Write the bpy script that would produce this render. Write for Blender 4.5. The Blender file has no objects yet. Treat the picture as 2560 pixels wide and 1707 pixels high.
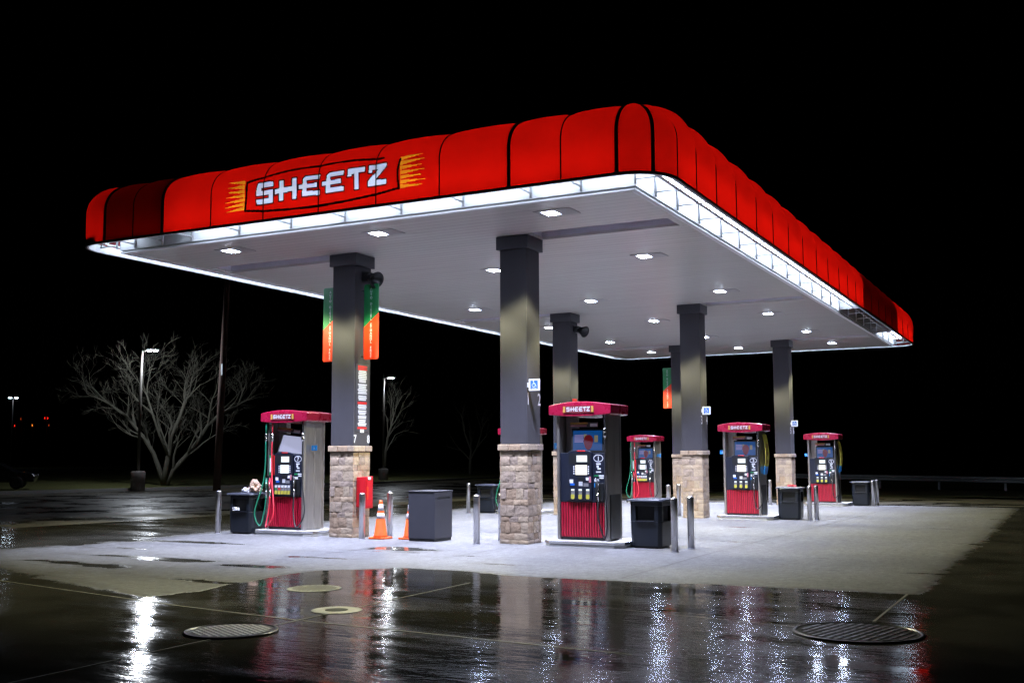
import bpy, bmesh, math, random
import numpy as np
from mathutils import Vector, Matrix, noise as mnoise

random.seed(7)
D = bpy.data
scene = bpy.context.scene
COL = scene.collection
PI = math.pi

# ------------------------------------------------------------------ materials
def new_mat(name):
    m = D.materials.new(name); m.use_nodes = True
    nt = m.node_tree; nt.nodes.clear()
    out = nt.nodes.new('ShaderNodeOutputMaterial')
    return m, nt, out

def N(nt, kind, **kw):
    n = nt.nodes.new(kind)
    for k, v in kw.items():
        if k.startswith('i_'):
            key = k[2:].replace('_', ' ')
            n.inputs[key].default_value = v
        else:
            setattr(n, k, v)
    return n

def L(nt, a, b): nt.links.new(a, b)

def pbr(name, col, rough=0.5, metal=0.0, var=0.15, vscale=6.0, bump=0.0, bscale=40.0,
        spec=0.5, rvar=0.1, stretch=(1, 1, 1), coat=0.0):
    m, nt, out = new_mat(name)
    p = N(nt, 'ShaderNodeBsdfPrincipled')
    p.inputs['Metallic'].default_value = metal
    p.inputs['Specular IOR Level'].default_value = spec
    if coat:
        p.inputs['Coat Weight'].default_value = coat
        p.inputs['Coat Roughness'].default_value = 0.08
    tc = N(nt, 'ShaderNodeTexCoord'); mp = N(nt, 'ShaderNodeMapping')
    mp.inputs['Scale'].default_value = stretch
    L(nt, tc.outputs['Object'], mp.inputs['Vector'])
    nz = N(nt, 'ShaderNodeTexNoise'); nz.inputs['Scale'].default_value = vscale
    nz.inputs['Detail'].default_value = 6; nz.inputs['Roughness'].default_value = 0.65
    L(nt, mp.outputs['Vector'], nz.inputs['Vector'])
    mx = N(nt, 'ShaderNodeMix', data_type='RGBA')
    a = [max(0, c * (1 - var)) for c in col]; b = [min(1, c * (1 + var)) for c in col]
    mx.inputs[6].default_value = (*a, 1); mx.inputs[7].default_value = (*b, 1)
    L(nt, nz.outputs['Fac'], mx.inputs[0]); L(nt, mx.outputs[2], p.inputs['Base Color'])
    mr = N(nt, 'ShaderNodeMapRange')
    mr.inputs['To Min'].default_value = max(0.02, rough - rvar); mr.inputs['To Max'].default_value = min(1, rough + rvar)
    L(nt, nz.outputs['Fac'], mr.inputs['Value']); L(nt, mr.outputs['Result'], p.inputs['Roughness'])
    if bump:
        n2 = N(nt, 'ShaderNodeTexNoise'); n2.inputs['Scale'].default_value = bscale; n2.inputs['Detail'].default_value = 4
        L(nt, mp.outputs['Vector'], n2.inputs['Vector'])
        bp = N(nt, 'ShaderNodeBump'); bp.inputs['Distance'].default_value = bump; bp.inputs['Strength'].default_value = 1
        L(nt, n2.outputs['Fac'], bp.inputs['Height']); L(nt, bp.outputs['Normal'], p.inputs['Normal'])
    L(nt, p.outputs['BSDF'], out.inputs['Surface'])
    return m

def glow(name, col, strength, rough=0.25, base=(0.02, 0.02, 0.025)):
    m, nt, out = new_mat(name)
    p = N(nt, 'ShaderNodeBsdfPrincipled')
    p.inputs['Base Color'].default_value = (*(base or col), 1); p.inputs['Roughness'].default_value = rough
    p.inputs['Emission Color'].default_value = (*col, 1); p.inputs['Emission Strength'].default_value = strength
    L(nt, p.outputs['BSDF'], out.inputs['Surface'])
    return m

def fabric(name, col, trans=0.75, ldiff=0.35, nstr=0.2):
    """backlit awning cloth: light of the tubes behind comes through"""
    m, nt, out = new_mat(name)
    tc = N(nt, 'ShaderNodeTexCoord')
    nz = N(nt, 'ShaderNodeTexNoise'); nz.inputs['Scale'].default_value = 1.6; nz.inputs['Detail'].default_value = 5
    L(nt, tc.outputs['Object'], nz.inputs['Vector'])
    mx = N(nt, 'ShaderNodeMix', data_type='RGBA')
    mx.inputs[6].default_value = (*[c * (1 - nstr) for c in col], 1); mx.inputs[7].default_value = (*[min(1, c * (1 + nstr)) for c in col], 1)
    L(nt, nz.outputs['Fac'], mx.inputs[0])
    t = N(nt, 'ShaderNodeBsdfTranslucent'); L(nt, mx.outputs[2], t.inputs['Color'])
    d = N(nt, 'ShaderNodeBsdfDiffuse'); d.inputs['Color'].default_value = (*[c * ldiff for c in col], 1)
    g = N(nt, 'ShaderNodeBsdfGlossy'); g.inputs['Roughness'].default_value = 0.4; g.inputs['Color'].default_value = (0.6, 0.6, 0.6, 1)
    m1 = N(nt, 'ShaderNodeMixShader'); m1.inputs[0].default_value = trans
    L(nt, d.outputs[0], m1.inputs[1]); L(nt, t.outputs[0], m1.inputs[2])
    m2 = N(nt, 'ShaderNodeMixShader'); m2.inputs[0].default_value = 0.025
    L(nt, m1.outputs[0], m2.inputs[1]); L(nt, g.outputs[0], m2.inputs[2])
    L(nt, m2.outputs[0], out.inputs['Surface'])
    return m

def stone_mat():
    m, nt, out = new_mat('split_face_stone')
    p = N(nt, 'ShaderNodeBsdfPrincipled'); p.inputs['Roughness'].default_value = 0.85
    geo = N(nt, 'ShaderNodeNewGeometry'); tc = N(nt, 'ShaderNodeTexCoord')
    cr = N(nt, 'ShaderNodeValToRGB'); e = cr.color_ramp.elements
    e[0].position = 0.0; e[0].color = (0.235, 0.165, 0.110, 1)
    e[1].position = 1.0; e[1].color = (0.39, 0.295, 0.19, 1)
    for pos, c in ((0.25, (0.33, 0.235, 0.155)), (0.5, (0.36, 0.28, 0.195)), (0.75, (0.26, 0.20, 0.16))):
        x = e.new(pos); x.color = (*c, 1)
    L(nt, geo.outputs['Random Per Island'], cr.inputs['Fac'])
    nz = N(nt, 'ShaderNodeTexNoise'); nz.inputs['Scale'].default_value = 9; nz.inputs['Detail'].default_value = 8; nz.inputs['Roughness'].default_value = 0.7
    L(nt, tc.outputs['Object'], nz.inputs['Vector'])
    r2 = N(nt, 'ShaderNodeMapRange'); r2.inputs['From Min'].default_value = 0.3; r2.inputs['From Max'].default_value = 0.7
    r2.inputs['To Min'].default_value = 0.7; r2.inputs['To Max'].default_value = 1.2
    L(nt, nz.outputs['Fac'], r2.inputs['Value'])
    mx = N(nt, 'ShaderNodeMix', data_type='RGBA', blend_type='MULTIPLY'); mx.inputs[0].default_value = 1
    L(nt, cr.outputs['Color'], mx.inputs[6]); L(nt, r2.outputs['Result'], mx.inputs[7])
    L(nt, mx.outputs[2], p.inputs['Base Color'])
    n3 = N(nt, 'ShaderNodeTexNoise'); n3.inputs['Scale'].default_value = 22; n3.inputs['Detail'].default_value = 8; n3.inputs['Roughness'].default_value = 0.65
    L(nt, tc.outputs['Object'], n3.inputs['Vector'])
    bp = N(nt, 'ShaderNodeBump'); bp.inputs['Distance'].default_value = 0.014; L(nt, n3.outputs['Fac'], bp.inputs['Height'])
    L(nt, bp.outputs['Normal'], p.inputs['Normal']); L(nt, p.outputs['BSDF'], out.inputs['Surface'])
    return m

def pad_mat():
    """concrete: dry and pale, or dark under a film of rain water, following the 'wet' attribute"""
    m, nt, out = new_mat('rain_wet_concrete')
    p = N(nt, 'ShaderNodeBsdfPrincipled')
    at = N(nt, 'ShaderNodeAttribute', attribute_name='wet')
    tc = N(nt, 'ShaderNodeTexCoord')
    def noise(scale, det=6, rough=0.6, st=None):
        n = N(nt, 'ShaderNodeTexNoise'); n.inputs['Scale'].default_value = scale; n.inputs['Detail'].default_value = det; n.inputs['Roughness'].default_value = rough
        src = tc.outputs['Object']
        if st:
            mp = N(nt, 'ShaderNodeMapping'); mp.inputs['Scale'].default_value = st; L(nt, src, mp.inputs['Vector']); src = mp.outputs['Vector']
        L(nt, src, n.inputs['Vector']); return n.outputs['Fac']
    def mr(x, a, b, c, d):
        n = N(nt, 'ShaderNodeMapRange'); n.inputs['From Min'].default_value = a; n.inputs['From Max'].default_value = b
        n.inputs['To Min'].default_value = c; n.inputs['To Max'].default_value = d; L(nt, x, n.inputs['Value']); return n.outputs['Result']
    def math_(op, a, b):
        n = N(nt, 'ShaderNodeMath', operation=op)
        for i, v in enumerate((a, b)):
            if hasattr(v, 'links'): L(nt, v, n.inputs[i])
            else: n.inputs[i].default_value = v
        return n.outputs[0]
    def mixc(f, a, b, bt='MIX'):
        n = N(nt, 'ShaderNodeMix', data_type='RGBA', blend_type=bt)
        if hasattr(f, 'links'): L(nt, f, n.inputs[0])
        else: n.inputs[0].default_value = f
        for i, v in ((6, a), (7, b)):
            if hasattr(v, 'links'): L(nt, v, n.inputs[i])
            else: n.inputs[i].default_value = (*v, 1)
        return n.outputs[2]
    edge = noise(3.0, 8, 0.7); fine = noise(30, 5, 0.7)
    w0 = math_('ADD', at.outputs['Fac'], math_('MULTIPLY', math_('SUBTRACT', edge, 0.5), 0.55))
    w0 = math_('ADD', w0, math_('MULTIPLY', math_('SUBTRACT', fine, 0.5), 0.25))
    wet = mr(w0, 0.44, 0.62, 0, 1); damp = mr(w0, 0.18, 0.58, 0, 1)
    big = noise(0.7, 7, 0.65); speck = noise(150, 2, 0.5); grain = noise(38, 4, 0.7); mott = noise(7, 9, 0.82, (1.4, 0.8, 1))
    dry = mixc(mr(big, 0.3, 0.7, 0, 1), (0.22, 0.217, 0.217), (0.32, 0.317, 0.315))
    dry = mixc(mr(mott, 0.35, 0.65, 0, 1), mixc(1.0, dry, (0.46, 0.46, 0.47), 'MULTIPLY'), dry)
    dry = mixc(mr(speck, 0.35, 0.65, 0, 1), mixc(1.0, dry, (0.68, 0.68, 0.68), 'MULTIPLY'), dry)
    dry = mixc(mr(grain, 0.38, 0.62, 0, 1), mixc(1.0, dry, (0.70, 0.70, 0.70), 'MULTIPLY'), dry)
    stain = mr(noise(0.9, 6, 0.6, (1.3, 0.3, 1)), 0.50, 0.72, 0, 0.65)
    dry = mixc(stain, dry, (0.11, 0.105, 0.10))
    drip = mr(noise(2.6, 3, 0.5), 0.66, 0.74, 0, 0.6)
    dry = mixc(drip, dry, (0.06, 0.058, 0.055))
    dry = mixc(damp, dry, mixc(1.0, dry, (0.42, 0.41, 0.37), 'MULTIPLY'))
    wetc = mixc(mr(big, 0.35, 0.65, 0, 1), (0.038, 0.036, 0.028), (0.085, 0.08, 0.064))
    col = mixc(wet, dry, wetc)
    L(nt, col, p.inputs['Base Color'])
    rdry = mr(big, 0, 1, 0.65, 0.9)
    # water film: mirror-like pools with rougher, half-drained patches between
    pool = mr(noise(0.9, 6, 0.6, (0.6, 1.6, 1)), 0.40, 0.60, 0, 1)
    rwet = mr(pool, 0, 1, 0.05, 0.16)
    n = N(nt, 'ShaderNodeMix', data_type='FLOAT'); L(nt, wet, n.inputs[0]); L(nt, rdry, n.inputs[2]); L(nt, rwet, n.inputs[3])
    L(nt, n.outputs[0], p.inputs['Roughness'])
    p.inputs['IOR'].default_value = 1.36
    # relief: aggregate when dry, ripples when wet
    rip = math_('MULTIPLY', noise(4.5, 3, 0.55, (0.45, 1.3, 1)), mr(pool, 0, 1, 0.0010, 0.0040))
    rip2 = math_('MULTIPLY', noise(17, 3, 0.6, (0.6, 1.2, 1)), mr(pool, 0, 1, 0.0004, 0.0024))
    rip3 = math_('MULTIPLY', noise(75, 2, 0.6), mr(pool, 0, 1, 0.00003, 0.00012))
    hw = math_('ADD', math_('ADD', rip, rip2), rip3)
    hd = math_('ADD', math_('MULTIPLY', speck, 0.0012), math_('MULTIPLY', grain, 0.004))
    hm = N(nt, 'ShaderNodeMix', data_type='FLOAT'); L(nt, wet, hm.inputs[0]); L(nt, hd, hm.inputs[2]); L(nt, hw, hm.inputs[3])
    bp = N(nt, 'ShaderNodeBump'); bp.inputs['Distance'].default_value = 1.0; L(nt, hm.outputs[0], bp.inputs['Height'])
    L(nt, bp.outputs['Normal'], p.inputs['Normal']); L(nt, p.outputs['BSDF'], out.inputs['Surface'])
    return m

def asphalt_mat():
    m, nt, out = new_mat('wet_asphalt')
    p = N(nt, 'ShaderNodeBsdfPrincipled'); tc = N(nt, 'ShaderNodeTexCoord')
    mp = N(nt, 'ShaderNodeMapping'); mp.inputs['Scale'].default_value = (0.35, 0.35, 1); mp.inputs['Rotation'].default_value = (0, 0, 0.4)
    L(nt, tc.outputs['Object'], mp.inputs['Vector'])
    st = N(nt, 'ShaderNodeTexNoise'); st.inputs['Scale'].default_value = 1.2; st.inputs['Detail'].default_value = 7; st.inputs['Roughness'].default_value = 0.62
    L(nt, mp.outputs['Vector'], st.inputs['Vector'])
    fn = N(nt, 'ShaderNodeTexNoise'); fn.inputs['Scale'].default_value = 25; fn.inputs['Detail'].default_value = 5
    L(nt, tc.outputs['Object'], fn.inputs['Vector'])
    cr = N(nt, 'ShaderNodeValToRGB'); e = cr.color_ramp.elements
    e[0].position = 0.38; e[0].color = (0.028, 0.027, 0.022, 1); e[1].position = 0.62; e[1].color = (0.15, 0.135, 0.10, 1)
    L(nt, st.outputs['Fac'], cr.inputs['Fac']); L(nt, cr.outputs['Color'], p.inputs['Base Color'])
    rr = N(nt, 'ShaderNodeMapRange'); rr.inputs['From Min'].default_value = 0.42; rr.inputs['From Max'].default_value = 0.58
    rr.inputs['To Min'].default_value = 0.17; rr.inputs['To Max'].default_value = 0.55
    L(nt, st.outputs['Fac'], rr.inputs['Value']); L(nt, rr.outputs['Result'], p.inputs['Roughness'])
    bp = N(nt, 'ShaderNodeBump'); bp.inputs['Distance'].default_value = 0.0008; L(nt, fn.outputs['Fac'], bp.inputs['Height'])
    L(nt, bp.outputs['Normal'], p.inputs['Normal']); L(nt, p.outputs['BSDF'], out.inputs['Surface'])
    return m

def soffit_mat():
    m, nt, out = new_mat('white_metal_deck')
    p = N(nt, 'ShaderNodeBsdfPrincipled'); p.inputs['Roughness'].default_value = 0.27
    tc = N(nt, 'ShaderNodeTexCoord'); sp = N(nt, 'ShaderNodeSeparateXYZ'); L(nt, tc.outputs['Object'], sp.inputs[0])
    mt = N(nt, 'ShaderNodeMath', operation='MULTIPLY'); mt.inputs[1].default_value = 1 / 0.2; L(nt, sp.outputs['Y'], mt.inputs[0])
    fr = N(nt, 'ShaderNodeMath', operation='FRACT'); L(nt, mt.outputs[0], fr.inputs[0])
    gr = N(nt, 'ShaderNodeMath', operation='LESS_THAN'); gr.inputs[1].default_value = 0.07; L(nt, fr.outputs[0], gr.inputs[0])
    mp = N(nt, 'ShaderNodeMapping'); mp.inputs['Scale'].default_value = (0.25, 3.0, 1); L(nt, tc.outputs['Object'], mp.inputs['Vector'])
    nz = N(nt, 'ShaderNodeTexNoise'); nz.inputs['Scale'].default_value = 2.2; nz.inputs['Detail'].default_value = 6; L(nt, mp.outputs['Vector'], nz.inputs['Vector'])
    mx = N(nt, 'ShaderNodeMix', data_type='RGBA'); mx.inputs[6].default_value = (0.56, 0.555, 0.54, 1); mx.inputs[7].default_value = (0.72, 0.715, 0.695, 1)
    L(nt, nz.outputs['Fac'], mx.inputs[0])
    m2 = N(nt, 'ShaderNodeMix', data_type='RGBA'); m2.inputs[7].default_value = (0.38, 0.38, 0.375, 1)
    L(nt, gr.outputs[0], m2.inputs[0]); L(nt, mx.outputs[2], m2.inputs[6]); L(nt, m2.outputs[2], p.inputs['Base Color'])
    bp = N(nt, 'ShaderNodeBump'); bp.inputs['Distance'].default_value = 0.004; bp.invert = True; L(nt, gr.outputs[0], bp.inputs['Height'])
    L(nt, bp.outputs['Normal'], p.inputs['Normal']); L(nt, p.outputs['BSDF'], out.inputs['Surface'])
    return m

M = {}
M['pad'] = pad_mat(); M['asphalt'] = asphalt_mat(); M['stone'] = stone_mat(); M['soffit'] = soffit_mat()
M['mortar'] = pbr('mortar', (0.055, 0.047, 0.04), 0.9, bump=0.004)
M['red_fabric'] = fabric('red_awning_cloth', (0.46, 0.0030, 0.001))
M['white_fabric'] = fabric('white_letter_cloth', (0.52, 0.54, 0.59), 0.75, 0.9)
M['orange_fabric'] = fabric('orange_ray_cloth', (0.56, 0.17, 0.006), 0.75, 0.6)
M['black_fabric'] = pbr('black_seam_cloth', (0.004, 0.004, 0.006), 0.7)
M['white_paint'] = pbr('white_paint', (0.74, 0.75, 0.78), 0.45, var=0.06)
M['bracket'] = pbr('grey_bracket_metal', (0.62, 0.63, 0.67), 0.45, metal=0.3)
M['tube'] = glow('fluorescent_glass', (0.70, 0.82, 1.0), 42.0)
M['lens'] = glow('lamp_lens', (0.66, 0.75, 1.0), 200.0)
M['lens_rim'] = glow('lamp_lens_rim', (0.72, 0.80, 1.0), 1.4)  # dim glowing border added to soften the edge of the bright lens
M['plate'] = pbr('lamp_plate_grey', (0.30, 0.30, 0.31), 0.5)
M['fixture'] = pbr('fixture_grey', (0.16, 0.16, 0.175), 0.5)
M['beam'] = pbr('blue_grey_steel', (0.68, 0.68, 0.76), 0.5)
M['column'] = pbr('dark_grey_stucco', (0.033, 0.031, 0.038), 0.85, var=0.16, vscale=3, bump=0.0015, bscale=220)
M['cap'] = pbr('charcoal_trim', (0.035, 0.035, 0.045), 0.55)
M['steel'] = pbr('brushed_stainless', (0.47, 0.44, 0.42), 0.40, metal=0.95, var=0.35, vscale=3.5, rvar=0.14, stretch=(8, 8, 0.6), bump=0.0004, bscale=30)
M['bollard'] = pbr('stainless_post', (0.58, 0.57, 0.58), 0.30, metal=1.0, var=0.1, rvar=0.08)
M['red_gloss'] = pbr('gloss_red_panel', (0.23, 0.006, 0.030), 0.28, var=0.08, coat=0.4)
M['cabinet_red'] = pbr('red_cabinet_paint', (0.50, 0.008, 0.016), 0.4, var=0.08)
M['red_door'] = pbr('ribbed_red_door', (0.38, 0.007, 0.030), 0.35, var=0.12, coat=0.3)
M['rib_shade'] = pbr('shaded_red_groove', (0.05, 0.004, 0.008), 0.6)  # shade in the grooves between the door ribs, put into the colour
M['navy'] = pbr('dark_navy_plastic', (0.006, 0.009, 0.021), 0.42, var=0.25, coat=0.15)
M['black'] = pbr('black_plastic', (0.010, 0.011, 0.013), 0.4, var=0.2)
M['rubber'] = pbr('black_rubber', (0.015, 0.015, 0.017), 0.45)
M['red_rubber'] = pbr('red_rubber', (0.62, 0.03, 0.055), 0.4)
M['green_rubber'] = pbr('green_rubber', (0.01, 0.16, 0.09), 0.4)
M['chrome'] = pbr('bright_metal', (0.75, 0.76, 0.78), 0.2, metal=1.0)
M['screen'] = glow('lit_screen', (0.86, 0.95, 1.0), 1.25)
M['screen_warm'] = glow('lit_screen_warm', (1.0, 0.97, 0.86), 1.5)
M['screen_sheen'] = glow('pale_screen_sheen', (0.45, 0.47, 0.68), 0.85)  # light reflected by the blank screen, put in as a glow
M['ad_blue'] = glow('ad_screen_blue', (0.006, 0.11, 0.42), 0.42)
M['ad_red'] = glow('ad_screen_red', (0.22, 0.006, 0.01), 0.36)
M['ad_cream'] = glow('ad_screen_cream', (0.42, 0.36, 0.22), 0.36)
M['ad_white'] = glow('ad_screen_text', (0.42, 0.360, 0.80), 0.36)
M['yellow'] = pbr('yellow_label', (0.46, 0.41, 0.05), 0.5)
M['gold'] = pbr('gold_label', (0.36, 0.20, 0.04), 0.5)
M['sign_letter'] = pbr('greyish_sign_letter', (0.42, 0.42, 0.47), 0.5)
M['orange'] = pbr('orange_label', (0.80, 0.045, 0.008), 0.5)
M['pink'] = pbr('pink_label', (0.45, 0.16, 0.20), 0.5)
M['white_label'] = pbr('white_label', (0.68, 0.69, 0.74), 0.5, var=0.05)
M['blue_label'] = pbr('blue_sign', (0.008, 0.10, 0.46), 0.45, var=0.05)
M['cyan_label'] = pbr('bright_blue_sign', (0.015, 0.28, 0.72), 0.45, var=0.05)
M['green_label'] = pbr('green_sign', (0.012, 0.19, 0.06), 0.45, var=0.05)
M['red_label'] = pbr('red_sign', (0.60, 0.02, 0.02), 0.5, var=0.05)
M['darkred_label'] = pbr('maroon_sign', (0.12, 0.012, 0.018), 0.5)
M['cone_orange'] = pbr('cone_orange', (0.85, 0.11, 0.01), 0.55, var=0.08)
M['reflective'] = pbr('reflective_band', (0.62, 0.62, 0.65), 0.4, var=0.05)
M['cabinet'] = pbr('grey_cabinet_paint', (0.040, 0.040, 0.050), 0.5, var=0.12, bump=0.0006, bscale=300)
M['bin'] = pbr('black_bin_plastic', (0.009, 0.012, 0.019), 0.34, var=0.4, vscale=4, bump=0.001, bscale=120)
M['bin_lid'] = pbr('bin_lid_sheen', (0.06, 0.065, 0.085), 0.3, var=0.4, vscale=5)  # lighter than the body: light reflected off the lid is in the colour
M['bin_dark'] = pbr('bin_interior', (0.003, 0.003, 0.004), 0.8)  # near-black; carries the shade inside the bin openings
M['kerb'] = pbr('island_concrete', (0.42, 0.42, 0.42), 0.75, var=0.12, bump=0.002, bscale=120)
M['paper'] = pbr('brown_paper', (0.45, 0.31, 0.22), 0.8)
M['paper_white'] = pbr('white_paper', (0.7, 0.7, 0.72), 0.7)
M['iron'] = pbr('cast_iron', (0.045, 0.045, 0.052), 0.32, metal=0.6, var=0.4, vscale=12)
M['iron_bar'] = pbr('worn_iron_bar', (0.16, 0.16, 0.18), 0.32, metal=0.8, var=0.4, vscale=12)
M['iron_wet'] = pbr('worn_cover_steel_plate', (0.16, 0.16, 0.155), 0.5, metal=0.6, var=0.35, vscale=25, bump=0.002, bscale=90)
M['iron_pale'] = pbr('worn_cover_steel', (0.60, 0.60, 0.55), 0.4, metal=0.85, var=0.4, vscale=14, bump=0.002, bscale=60)
M['seal_dry'] = pbr('dark_joint_sealant', (0.07, 0.068, 0.065), 0.8)
M['seal_wet'] = pbr('pale_joint_sealant', (0.21, 0.20, 0.155), 0.65, var=0.4, vscale=9)
M['bark'] = pbr('pale_bark', (0.115, 0.11, 0.085), 0.85, var=0.3, vscale=10, bump=0.01, bscale=30)
M['wood_pole'] = pbr('brown_timber_pole', (0.15, 0.095, 0.08), 0.85, var=0.3, vscale=8, stretch=(4, 4, 0.4), bump=0.01)
M['lamp_pole'] = pbr('grey_lamp_pole', (0.09, 0.083, 0.07), 0.6)
M['pole_base'] = pbr('rough_concrete', (0.30, 0.27, 0.26), 0.85, bump=0.004)
M['grass'] = pbr('winter_grass', (0.10, 0.105, 0.03), 0.85, var=0.5, vscale=3, bump=0.03, bscale=18)
M['galv'] = pbr('galvanised_rail', (0.45, 0.50, 0.52), 0.55, metal=0.4)
M['car_paint'] = pbr('dark_car_paint', (0.02, 0.022, 0.028), 0.25, coat=0.8)
M['car_glass'] = pbr('car_glass', (0.01, 0.011, 0.013), 0.05)
M['street_lens'] = glow('street_lamp_lens', (0.62, 0.73, 1.0), 75.0)
M['street_lens_dim'] = glow('weaker_street_lens', (0.78, 0.86, 1.0), 22.0)
M['far_lens'] = glow('far_lamp_lens', (0.70, 0.82, 1.0), 18.0)
M['tail_red'] = glow('red_signal_lens', (1.0, 0.02, 0.01), 3.0)
M['tail_amber'] = glow('amber_signal_lens', (1.0, 0.25, 0.02), 4.0)
M['tail_dim'] = glow('dim_signal_lens', (1.0, 0.12, 0.02), 0.7)

# ------------------------------------------------------------------ mesh builder
class MB:
    def __init__(s): s.v = []; s.f = []; s.sm = []
    def add(s, vs, fs, smooth=False):
        o = len(s.v); s.v += [tuple(v) for v in vs]
        for f in fs: s.f.append(tuple(i + o for i in f)); s.sm.append(smooth)
        return s
    def box(s, x0, x1, y0, y1, z0, z1):
        return s.add([(x0, y0, z0), (x1, y0, z0), (x1, y1, z0), (x0, y1, z0), (x0, y0, z1), (x1, y0, z1), (x1, y1, z1), (x0, y1, z1)],
                     [(0, 3, 2, 1), (4, 5, 6, 7), (0, 1, 5, 4), (1, 2, 6, 5), (2, 3, 7, 6), (3, 0, 4, 7)])
    def prism(s, poly, z0, z1, top=None):
        """vertical prism of an xy polygon (ccw); top = optional other polygon"""
        n = len(poly); t = top or poly
        vs = [(x, y, z0) for x, y in poly] + [(x, y, z1) for x, y in t]
        fs = [tuple(range(n - 1, -1, -1)), tuple(range(n, 2 * n))] + [(i, (i + 1) % n, n + (i + 1) % n, n + i) for i in range(n)]
        return s.add(vs, fs)
    def slab(s, poly, y0, y1):
        """xz polygon (ccw seen from -y) extruded from y0 (front) to y1 (back)"""
        n = len(poly)
        vs = [(x, y0, z) for x, z in poly] + [(x, y1, z) for x, z in poly]
        fs = [tuple(range(n)), tuple(range(2 * n - 1, n - 1, -1))] + [(i, n + i, n + (i + 1) % n, (i + 1) % n) for i in range(n)]
        return s.add(vs, fs)
    def tube(s, path, r, seg=8, cap=True):
        P = [Vector(p) for p in path]; n = len(P)
        rr = r if isinstance(r, (list, tuple)) else [r] * n
        vs = []; fs = []; ref = None
        for i, p in enumerate(P):
            d = (P[min(i + 1, n - 1)] - P[max(i - 1, 0)])
            if d.length < 1e-9: d = Vector((0, 0, 1))
            d.normalize()
            if ref is None:
                ref = Vector((1, 0, 0)) if abs(d.x) < 0.8 else Vector((0, 1, 0))
            a = (ref - d * ref.dot(d)).normalized(); b = d.cross(a); ref = a
            for k in range(seg):
                t = 2 * PI * k / seg
                vs.append(p + (a * math.cos(t) + b * math.sin(t)) * rr[i])
        for i in range(n - 1):
            for k in range(seg):
                k2 = (k + 1) % seg
                fs.append((i * seg + k, i * seg + k2, (i + 1) * seg + k2, (i + 1) * seg + k))
        s.add(vs, fs, True)
        if cap:
            o = len(s.v) - n * seg
            s.f.append(tuple(range(o + seg - 1, o - 1, -1))); s.sm.append(False)
            s.f.append(tuple(range(o + (n - 1) * seg, o + n * seg))); s.sm.append(False)
        return s
    def lathe(s, prof, c=(0, 0), seg=24, smooth=True):
        """prof: list of (r, z) from bottom to top"""
        vs = []; fs = []; n = len(prof)
        for r, z in prof:
            for k in range(seg):
                t = 2 * PI * k / seg; vs.append((c[0] + r * math.cos(t), c[1] + r * math.sin(t), z))
        for i in range(n - 1):
            for k in range(seg):
                k2 = (k + 1) % seg
                fs.append((i * seg + k, i * seg + k2, (i + 1) * seg + k2, (i + 1) * seg + k))
        s.add(vs, fs, smooth)
        o = len(s.v) - n * seg
        s.f.append(tuple(range(o + seg - 1, o - 1, -1))); s.sm.append(False)
        s.f.append(tuple(range(o + (n - 1) * seg, o + n * seg))); s.sm.append(False)
        return s
    def xform(s, mat):
        s.v = [tuple(mat @ Vector(v)) for v in s.v]; return s
    def build(s, name, mat, parent=None, bevel=0.0, loc=None, segs=2):
        me = D.meshes.new(name); me.from_pydata(s.v, [], s.f)
        me.polygons.foreach_set('use_smooth', s.sm); me.materials.append(mat); me.update()
        o = D.objects.new(name, me); COL.objects.link(o)
        if parent: o.parent = parent
        if loc: o.location = loc
        if bevel:
            b = o.modifiers.new('bevel', 'BEVEL'); b.width = bevel; b.segments = segs; b.limit_method = 'ANGLE'; b.angle_limit = 0.6
        return o

def empty(name, loc=(0, 0, 0), rz=0):
    o = D.objects.new(name, None); o.empty_display_size = 0.3; COL.objects.link(o)
    o.location = loc; o.rotation_euler = (0, 0, rz); return o
def tag(o, label, cat, group=None):
    o['label'] = label; o['category'] = cat
    if group: o['group'] = group
    return o
def struct(o, kind='structure'): o['kind'] = kind; return o
def copy_tree(o, parent=None):
    c = o.copy(); COL.objects.link(c)
    if parent: c.parent = parent
    for ch in list(o.children): copy_tree(ch, c)
    return c

_txt = {}
def text_mb(s, size, thick=0.002, align='CENTER', bold=0.0):
    """front-facing (towards -y) text as a MB, centred on origin in x, baseline z=0"""
    key = (s, align, bold)
    if key not in _txt:
        cu = D.curves.new('txt', 'FONT'); cu.body = s; cu.size = 1; cu.align_x = align; cu.extrude = 0.0; cu.offset = bold; cu.resolution_u = 3
        o = D.objects.new('txt', cu); COL.objects.link(o)
        dg = bpy.context.evaluated_depsgraph_get(); dg.update()
        me = D.meshes.new_from_object(o.evaluated_get(dg))
        _txt[key] = ([tuple(v.co) for v in me.vertices], [tuple(p.vertices) for p in me.polygons])
        D.objects.remove(o); D.curves.remove(cu); D.meshes.remove(me)
    vs, fs = _txt[key]
    mb = MB(); mb.add([(x * size, 0, y * size) for x, y, z in vs], fs); return mb
def moved(mb, loc, rz=0):
    return mb.xform(Matrix.Translation(loc) @ Matrix.Rotation(rz, 4, 'Z'))

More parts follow.
